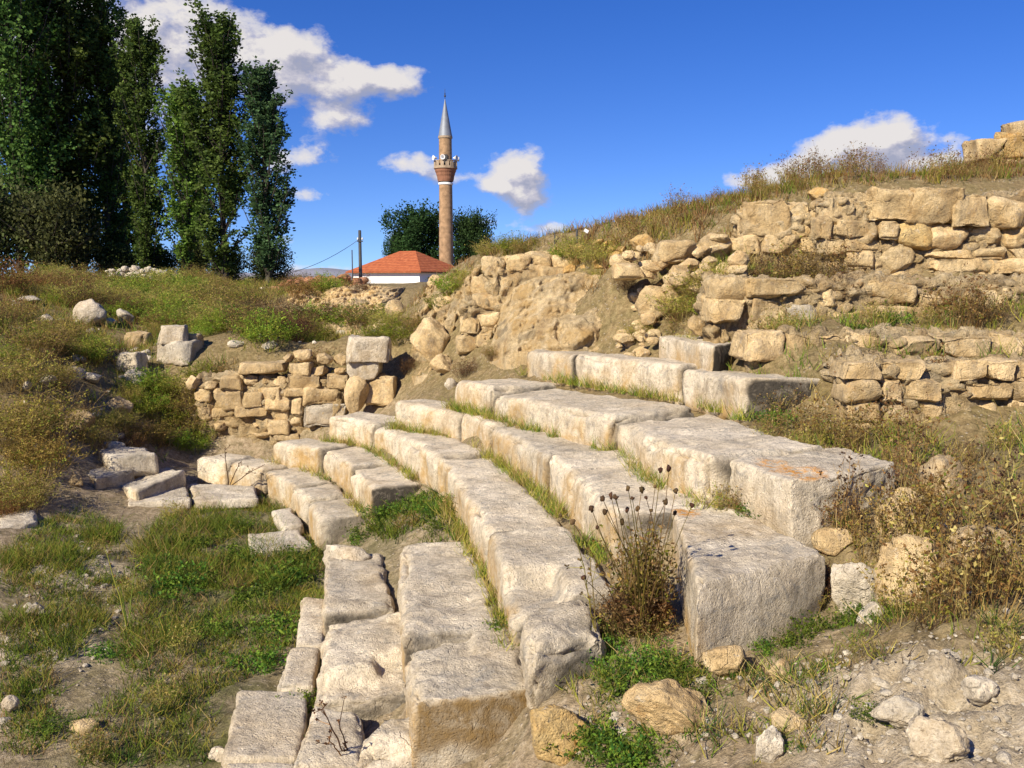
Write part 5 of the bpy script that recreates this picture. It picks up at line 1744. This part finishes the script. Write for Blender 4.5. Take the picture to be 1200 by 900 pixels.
# ------------------------------------------------------------------ trees
def tree_mesh_parts(seed, H, W, nb, nleaf, lsize, pal, style='poplar', bottom=0.08):
    rg = np.random.default_rng(seed)
    tr = PM()
    # trunk with slight sway
    n = 12
    t = np.linspace(0, 1, n)
    sway = np.c_[np.cumsum(rg.normal(size=n)) * .03, np.cumsum(rg.normal(size=n)) * .03]
    path = np.c_[sway * H * .03, t * H * .96 - .3]
    V, Q = stalk_tube(path, H * .008 + .04, .02, 8)
    tr.put(V, Q, np.array([.10, .085, .065]), 1)
    cr = PM()
    hb = bottom * H + (H * .92 - bottom * H) * rg.random(nb) ** 0.9
    starts = np.c_[np.interp(hb, path[:, 2], path[:, 0]), np.interp(hb, path[:, 2], path[:, 1]), hb]
    ang = rg.random(nb) * 6.28
    if style == 'poplar':
        f = hb / H
        prof = np.where(f < .2, .75 + f * 1.25, 1.0 - np.clip((f - .55) / .45, 0, 1) ** 1.5 * .85)
        out = W / 2 * prof * rg.uniform(.35, 1.1, nb)
        rise = out * rg.uniform(1.3, 2.6, nb) + .3
    else:
        f = hb / H
        prof = np.sqrt(np.clip(1 - ((f - .5) / .55) ** 2, 0.03, 1))
        out = W / 2 * prof * rg.uniform(.5, 1.05, nb)
        rise = out * rg.uniform(.1, .6, nb)
    ends = starts + np.c_[np.cos(ang) * out, np.sin(ang) * out, rise]
    ends[:, 2] = np.minimum(ends[:, 2], H * 1.0)
    for i in range(0, nb):
        m_ = starts[i] * .5 + ends[i] * .5 + np.array([np.cos(ang[i]) * out[i] * .12, np.sin(ang[i]) * out[i] * .12, -.05])
        V, Q = stalk_tube([starts[i], m_, ends[i]], .035 if style == 'poplar' else .06, .01, 4)
        tr.put(V, Q, np.array([.10, .085, .065]), 1)
    i = rg.integers(0, nb, nleaf)
    # leaf sprays along limbs
    nsp = nb * 7
    si = rg.integers(0, nb, nsp)
    stt = rg.uniform(.3, 1.05, nsp)[:, None]
    sc = starts[si] * (1 - stt) + ends[si] * stt + rg.normal(size=(nsp, 3)) * (W * .045)
    k = rg.integers(0, nsp, nleaf)
    spread = (.075 if style == 'poplar' else .09) * W
    pos = sc[k] + rg.normal(size=(nleaf, 3)) * np.array([.6, .6, 1.0]) * spread * .75
    V, Q, per = leaves(pos, lsize * rg.uniform(.6, 1.3, nleaf), rg, .1, 1.25)
    tone = colmix(rg, nsp, pal, .18)
    cr.put(V, Q, tone[k] * (1 + rg.normal(size=(nleaf, 1)) * .2), per)
    return tr.mesh('trunk', 'leaf', True), cr.mesh('crown', 'leaf')


POP = [(.07, .13, .024), (.10, .17, .032), (.045, .09, .018), (.13, .20, .04)]
POPL = [(.12, .20, .03), (.16, .25, .04), (.09, .16, .03)]
base_forms = {}


def tree(name, label, u, vtop, vbase, width_px, d, form, cat='tree', group=None, rz=None):
    z0 = atd(u, vbase, d)
    H = (atd(u, vtop, d)[2] - z0[2])
    tm, cm, H0, W0 = form
    e = empty(name, tuple(z0), random.uniform(0, 6.28) if rz is None else rz)
    tag(e, label, cat, group)
    s = (width_px / FPX * d) / W0
    for nm, me in (('trunk', tm), ('crown', cm)):
        o = add(nm, me, (0, 0, 0), e, (0, 0, 0), (s, s, H / H0))
    return e


forms = [(*tree_mesh_parts(300 + i, 14, 2.6, 140, 22000, .12, POP, 'poplar', .0), 14, 2.6) for i in range(4)]
formw = (*tree_mesh_parts(320, 16, 5.0, 190, 30000, .14, POP, 'poplar', .0), 16, 5.0)
formy = (*tree_mesh_parts(330, 9, 2.2, 90, 11000, .11, POPL, 'poplar', .0), 9, 2.2)
formt = (*tree_mesh_parts(331, 12, 2.2, 140, 19000, .11, [(.05, .085, .03), (.07, .11, .04)], 'poplar', .02), 12, 2.2)
random.seed(4)
D = 42
tree('poplar_tree', 'broad dark poplar standing farthest left, its top beyond the picture', 25, -95, 330, 130, 40, formw)
tree('poplar_tree', 'dark poplar second from the left, partly behind the olive green scrub', 92, -60, 330, 92, D, forms[0])
tree('poplar_tree', 'tall dark poplar third from the left, sky showing through its thin top', 128, -25, 328, 70, D + 1, forms[1])
tree('poplar_tree', 'separate dense poplar with a pointed top left of the yellow green young tree', 177, 22, 326, 62, D, forms[2])
tree('poplar_tree', 'young yellow green poplar, shorter and brighter than its neighbours', 222, 102, 326, 66, D - 1, formy)
tree('poplar_tree', 'tallest slender poplar on the right of the row, right of the bright young one', 264, 8, 336, 78, D - 2, forms[3])
tree('poplar_tree', 'thin sparse poplar at the right end of the row, bare twigs on top', 314, 74, 340, 64, D - 3, formt)
tree('poplar_tree', 'dark poplar filling the gap behind the two leftmost poplars', 62, -40, 330, 90, D + 5, forms[2])
tree('poplar_tree', 'dark poplar in the gap behind, between dense pointed and third from left', 150, 60, 326, 66, D + 6, forms[0])
tree('poplar_tree', 'thin dark poplar behind the bright young one', 236, 150, 328, 56, D + 5, forms[1])
scr = (*tree_mesh_parts(340, 3.2, 4.6, 90, 9000, .12, [(.09, .11, .035), (.12, .14, .04), (.06, .08, .025)], 'round', .02), 3.2, 4.6)
tree('scrub_tree', 'low rounded olive green scrub tree in front of the leftmost poplars', 62, 236, 335, 118, 37, scr)
tree('scrub_tree', 'low olive green scrub cut by the left edge of the picture', -20, 222, 338, 110, 37, scr)
for (u, vt, w, lab) in [(135, 292, 60, 'low dark undergrowth bush at the foot of the third poplar'), (185, 296, 56, 'low dark undergrowth bush under the dense pointed poplar'), (225, 290, 50, 'low green undergrowth bush under the young bright poplar'),
                        (270, 300, 54, 'low green undergrowth bush under the tallest slender poplar'), (318, 292, 62, 'low green undergrowth bush under the sparse end poplar')]:
    tree('undergrowth_bush', lab, u, vt, 338, w, 43, scr, 'bush', 'undergrowth bushes under the poplars')
rnd = (*tree_mesh_parts(350, 10, 9, 70, 26000, .22, [(.03, .07, .018), (.045, .095, .022), (.022, .05, .015)], 'round', .1), 10, 9)
tree('broad_tree', 'dark evergreen tree behind the left side of the minaret', 492, 250, 345, 84, 128, rnd)
tree('broad_tree', 'dark evergreen tree behind the right side of the minaret', 551, 256, 345, 58, 130, rnd, rz=2.2)
tree('broad_tree', 'small dark evergreen at the left of the pair behind the mosque', 466, 280, 345, 34, 132, rnd, rz=4.0)

# ------------------------------------------------------------------ mosque
M['brick'] = plain_mat('minaret_brick', (0.30, 0.19, 0.105), .9, .35, 2.2)
M['redbrick'] = plain_mat('red_brick', (0.25, 0.12, 0.07), .9, .25, 2)
M['zinc'] = plain_mat('zinc', (0.21, 0.225, 0.25), .6, .12, 2, .05, .3)
M['white'] = plain_mat('whitewash', (0.80, 0.79, 0.75), .9, .06, .8)
M['greystone'] = plain_mat('carved_stone', (0.33, 0.25, 0.17), .9, .3, 3)
M['dark'] = plain_mat('dark_metal', (0.05, 0.05, 0.05), .6, .2, 5)
M['rail'] = plain_mat('pale_paint', (0.70, 0.70, 0.70), .6, .1, 3)


def lathe(prof, n=28):
    prof = np.array(prof, float)
    a = np.linspace(0, 2 * np.pi, n, endpoint=False)
    V = np.concatenate([np.c_[np.cos(a) * r, np.sin(a) * r, np.full(n, z)] for r, z in prof])
    m = len(prof)
    Q = [(j * n + k, j * n + (k + 1) % n, (j + 1) * n + (k + 1) % n, (j + 1) * n + k) for j in range(m - 1) for k in range(n)]
    return V, np.array(Q)


def boxv(x0, x1, y0, y1, z0, z1):
    V = np.array([(x0, y0, z0), (x1, y0, z0), (x1, y1, z0), (x0, y1, z0), (x0, y0, z1), (x1, y0, z1), (x1, y1, z1), (x0, y1, z1)], float)
    Q = np.array([(0, 3, 2, 1), (4, 5, 6, 7), (0, 1, 5, 4), (1, 2, 6, 5), (2, 3, 7, 6), (3, 0, 4, 7)])
    return V, Q


def solid(name, parts, mat, parent, smooth=False, loc=(0, 0, 0), rot=(0, 0, 0)):
    Vs, Qs, n = [], [], 0
    for V, Q in parts:
        Vs.append(V)
        Qs.append(Q + n)
        n += len(V)
    return add(name, mk_mesh(name, np.vstack(Vs), quads=np.vstack(Qs), mats=(M[mat],), smooth=smooth), loc, parent, rot)


def minaret():
    d = 110.0
    px = d / FPX
    b = atd(523.5, 360, d)
    e = empty('minaret', tuple(b))
    tag(e, 'slender brick minaret with a balcony and grey pointed cap behind the red roof', 'minaret')

    def z(v):
        return atd(523.5, v, d)[2] - b[2]
    solid('shaft', [lathe([(.90, -1), (.87, z(300)), (.79, z(216))])], 'brick', e, True)
    solid('stone_ring', [lathe([(.80, z(217)), (.88, z(216.5)), (.88, z(214.5)), (.80, z(214))])], 'white', e)
    solid('corbel', [lathe([(.92, z(213)), (1.0, z(210)), (1.04, z(207)), (1.12, z(205)), (1.16, z(203)), (1.26, z(201)), (1.30, z(199)), (1.38, z(198))])], 'redbrick', e)
    solid('balcony_floor', [lathe([(.5, z(198)), (1.43, z(198)), (1.43, z(197)), (.5, z(197))])], 'greystone', e)
    rail = []
    for k in range(14):
        a = 2 * math.pi * k / 14
        V, Q = boxv(-.05, .05, -.2, .2, z(197), z(189.5))
        V = V + np.array([1.34, 0, 0])
        R = np.array([[math.cos(a), -math.sin(a), 0], [math.sin(a), math.cos(a), 0], [0, 0, 1]])
        rail.append((V @ R.T, Q))
    rail.append(lathe([(1.30, z(189.5)), (1.42, z(189.5)), (1.42, z(188.5)), (1.30, z(188.5)), (1.30, z(189.5))]))
    rail.append(lathe([(1.30, z(197)), (1.39, z(197)), (1.39, z(195)), (1.30, z(195)), (1.30, z(197))]))
    solid('balustrade', rail, 'greystone', e)
    solid('upper_shaft', [lathe([(.80, z(197)), (.76, z(162))])], 'brick', e, True)
    solid('cornice', [lathe([(.77, z(163)), (.86, z(162)), (.86, z(160)), (.78, z(159.5))])], 'greystone', e)
    solid('cap', [lathe([(.84, z(159.8)), (.80, z(158)), (.46, z(139)), (.18, z(124)), (.05, z(117)), (.03, z(116))])], 'zinc', e, True)
    solid('finial', [lathe([(.03, z(117)), (.04, z(114)), (.12, z(113)), (.12, z(112)), (.03, z(111)), (.09, z(110)), (.03, z(109)), (.02, z(104))], 10)], 'dark', e)
    V, Q = boxv(-.28, .28, -.06, .06, z(196.5), z(182))
    solid('doorway', [(V + np.array([0, -.80, 0]), Q)], 'dark', e)
    for a in (-2.6, -1.7, -.55, .3):
        V, Q = lathe([(.08, 0), (.13, .2), (.30, .5), (.27, .5), (.1, .22), (.06, .02)], 12)
        solid('loudspeaker', [(V, Q)], 'rail', e, True, (math.cos(a) * 1.15, math.sin(a) * 1.15, z(186)), (0, math.pi / 2, a))


minaret()


def tile_mat():
    m, nt, b, out = new_mat('roof_tiles')
    tc = nd(nt, 'ShaderNodeTexCoord')
    n = noise_n(nt, tc.outputs['Object'], 2.5, 6, .7)
    w = nd(nt, 'ShaderNodeTexWave')
    w.inputs['Scale'].default_value = 1.6
    w.bands_direction = 'Z'
    nt.links.new(tc.outputs['Object'], w.inputs['Vector'])
    c = ramp(nt, n, [(.3, (.27, .07, .03)), (.55, (.42, .12, .045)), (.75, (.52, .20, .09))])
    c = mixc(nt, .25, c, w.outputs['Color'], 'MULTIPLY')
    nt.links.new(c, b.inputs['Base Color'])
    bp = nd(nt, 'ShaderNodeBump')
    bp.inputs['Strength'].default_value = .5
    bp.inputs['Distance'].default_value = .1
    nt.links.new(w.outputs['Fac'], bp.inputs['Height'])
    nt.links.new(bp.outputs[0], b.inputs['Normal'])
    return m


M['tiles'] = tile_mat()


def mosque():
    d = 100.0
    c = atd(492, 344, d)
    a = math.radians(-30)
    e = empty('mosque', tuple(c), a)
    tag(e, 'low whitewashed mosque with a red tiled hip roof beside the minaret', 'mosque')
    # local: near corner at 0,0; long side runs -x, short side runs +y
    L, Wd = 9.5, 8.5

    def z(v):
        return atd(487, v, d)[2] - c[2]
    ze, zr = z(319), z(292)
    solid('walls', [boxv(-L, 0, 0, Wd, -3, ze)], 'white', e)
    o = .6
    V = np.array([(-L - o, -o, ze - .05), (o, -o, ze - .05), (o, Wd + o, ze - .05), (-L - o, Wd + o, ze - .05), (-L * .62, Wd * .5, zr), (-L * .38, Wd * .5, zr),
                  (-L - o, -o, ze + .1), (o, -o, ze + .1), (o, Wd + o, ze + .1), (-L - o, Wd + o, ze + .1)], float)
    Q = np.array([(0, 1, 7, 6), (1, 2, 8, 7), (2, 3, 9, 8), (3, 0, 6, 9), (6, 7, 5, 4), (8, 9, 4, 5), (0, 3, 2, 1)])
    T = np.array([(7, 8, 5), (9, 6, 4)])
    add('roof', mk_mesh('roof', V, quads=Q, tris=T, mats=(M['tiles'],), smooth=False), (0, 0, 0), e)
    for k in range(2):
        y = 2.2 + k * 3.4
        solid('window', [boxv(-.02, .05, y - .55, y + .55, ze - 1.7, ze - .5)], 'dark', e)


mosque()


def pole(name, label, u, vtop, d, r, zb=1.5, arm=True, mat='dark', cat='pole'):
    t = atd(u, vtop, d)
    e = empty(name, (t[0], d, zb))
    tag(e, label, cat)
    h = t[2] - zb
    solid('shaft', [lathe([(r * 1.3, -.6), (r, h), (r * .3, h + .02)], 10)], mat, e, True)
    if arm:
        solid('crossarm', [boxv(-.16, .22, -.05 - r, -r + .03, h - .75, h - .68)], mat, e)
        for x in (-.12, .18):
            solid('insulator', [(lathe([(.03, 0), (.06, .04), (.05, .12), (.03, .16)], 8)[0] + np.array([x, -r, h - .63]), lathe([(.03, 0), (.06, .04), (.05, .12), (.03, .16)], 8)[1])], 'rail', e, True)
    return e


pole('utility_pole', 'dark utility pole standing left of the mosque roof', 421.5, 270, 60, .10)
pole('utility_pole', 'thin dark pole standing just left of the dark utility pole', 412.5, 293, 75, .045, arm=False, mat='dark')
for (u0, v0, u1, v1, lab) in ((421.5, 280, 250, 318, 'thin overhead wire sagging from the utility pole toward the poplars'),):
    pa, pb = atd(u0, v0, 60), atd(u1, v1, 60)
    s = np.linspace(0, 1, 20)[:, None]
    path = pa * (1 - s) + pb * s - np.c_[np.zeros(20), np.zeros(20), 1.2 * (4 * s * (1 - s))[:, 0]]
    V, Q = stalk_tube(path - pa, .016, .016, 5)
    tag(add('overhead_wire', mk_mesh('overhead_wire', V, quads=Q, mats=(M['dark'],)), tuple(pa)), lab, 'wire')


def small_post(name, label, u, v0, v1, d, r, lamp=False, mat='dark', cat='post'):
    b = atd(u, v1, d)
    t = atd(u, v0, d)
    e = empty(name, tuple(b))
    tag(e, label, cat)
    h = t[2] - b[2]
    solid('shaft', [lathe([(r, -.5), (r, h), (r * .3, h + .01)], 8)], mat, e, True)
    if lamp:
        solid('lamp_head', [boxv(-.07, .0, -.03, .03, h - .02, h + .03)], 'rail', e, rot=(0, .5, 0))
    return e


small_post('lamp_post', 'short dark post with a small white floodlight on the mound brow', 676, 269, 296, 14.6, .018, True, cat='lamp')
small_post('marker_post', 'thin rusty iron rod standing on the mound left of the floodlight', 650, 272, 296, 15, .010, False, cat='post')


# ------------------------------------------------------------------ red earth heap, pale stone heap, far hills
def heap(name, pts, mat, n, smin, smax, label=None, seed=1):
    rg = np.random.default_rng(seed)
    pts = [atd(*p) for p in pts]
    Vs, Fs, m = [], [], 0
    for i in range(n):
        t = rg.random() * (len(pts) - 1)
        k = int(t)
        p = pts[k] * (1 - t + k) + pts[min(k + 1, len(pts) - 1)] * (t - k)
        V, F = rock_geo(int(rg.integers(1, 60)), np.array([1, rg.uniform(.6, 1), rg.uniform(.5, .9)]) * rg.uniform(smin, smax), 2, 7)
        V = V + p + np.array([0, rg.uniform(-.6, .6), rg.uniform(-.25, .12)])
        Vs.append(V)
        Fs.append(F + m)
        m += len(V)
    V = np.vstack(Vs)
    return tag(add(name, mk_mesh(name, V, tris=np.vstack(Fs), cols=np.zeros((len(V), 3)), attr='stain', mats=(M[mat],), smooth=False)), kind='stuff')


heap('rubble_heap', [(322, 338, 30), (350, 332, 30), (380, 330, 30), (405, 328, 29), (425, 334, 28.5)], 'redearth', 150, .12, .42, seed=5)
heap('rubble_heap', [(335, 352, 27), (370, 346, 27), (420, 342, 26), (460, 348, 25)], 'wallstone', 45, .12, .45, seed=6)  # darker stone tone stands in for the shade on this bank
heap('stone_heap', [(128, 322, 33), (150, 318, 33), (170, 318, 33), (192, 324, 33)], 'paleboulder', 70, .15, .38, seed=7)
heap('mound_rubble', [(455, 400, 17.0), (500, 372, 17.5), (540, 340, 17), (590, 318, 16), (640, 300, 15.2)], 'rubble', 90, .10, .38, seed=8)
heap('mound_rubble', [(716, 408, 12.2), (740, 395, 12.0), (765, 392, 11.6), (745, 360, 12.6), (740, 330, 13)], 'rubble', 60, .08, .30, seed=9)
heap('hill_rubble', [(720, 300, 13.0), (790, 300, 12.4), (840, 300, 12.2), (860, 330, 11.4), (800, 330, 12), (770, 340, 12.2)], 'rubble', 130, .08, .36, seed=10)


def hills():
    n = 160
    a = np.linspace(-.75, .75, n)
    Vs = []
    for j, (d, hh) in enumerate(((2600, -8), (3000, 1.0), (3600, -8))):
        h = 20 + 26 * fbm(np.c_[a * 9, np.full(n, j * .3)], 4, 3) + 22 * np.exp(-((a + .20) / .05) ** 2)
        Vs.append(np.c_[np.sin(a) * d, np.cos(a) * d, np.maximum(h * hh, -10) if hh > 0 else np.full(n, -10.0)])
    V = np.vstack(Vs)
    i = np.arange(3 * n).reshape(3, n)
    Q = np.stack([i[:-1, :-1], i[:-1, 1:], i[1:, 1:], i[1:, :-1]], -1).reshape(-1, 4)
    m = plain_mat('far_hill', (.24, .24, .27), 1.0, .2, .004)
    tag(add('hills', mk_mesh('hills', V, quads=Q, mats=(m,))), kind='structure')


hills()
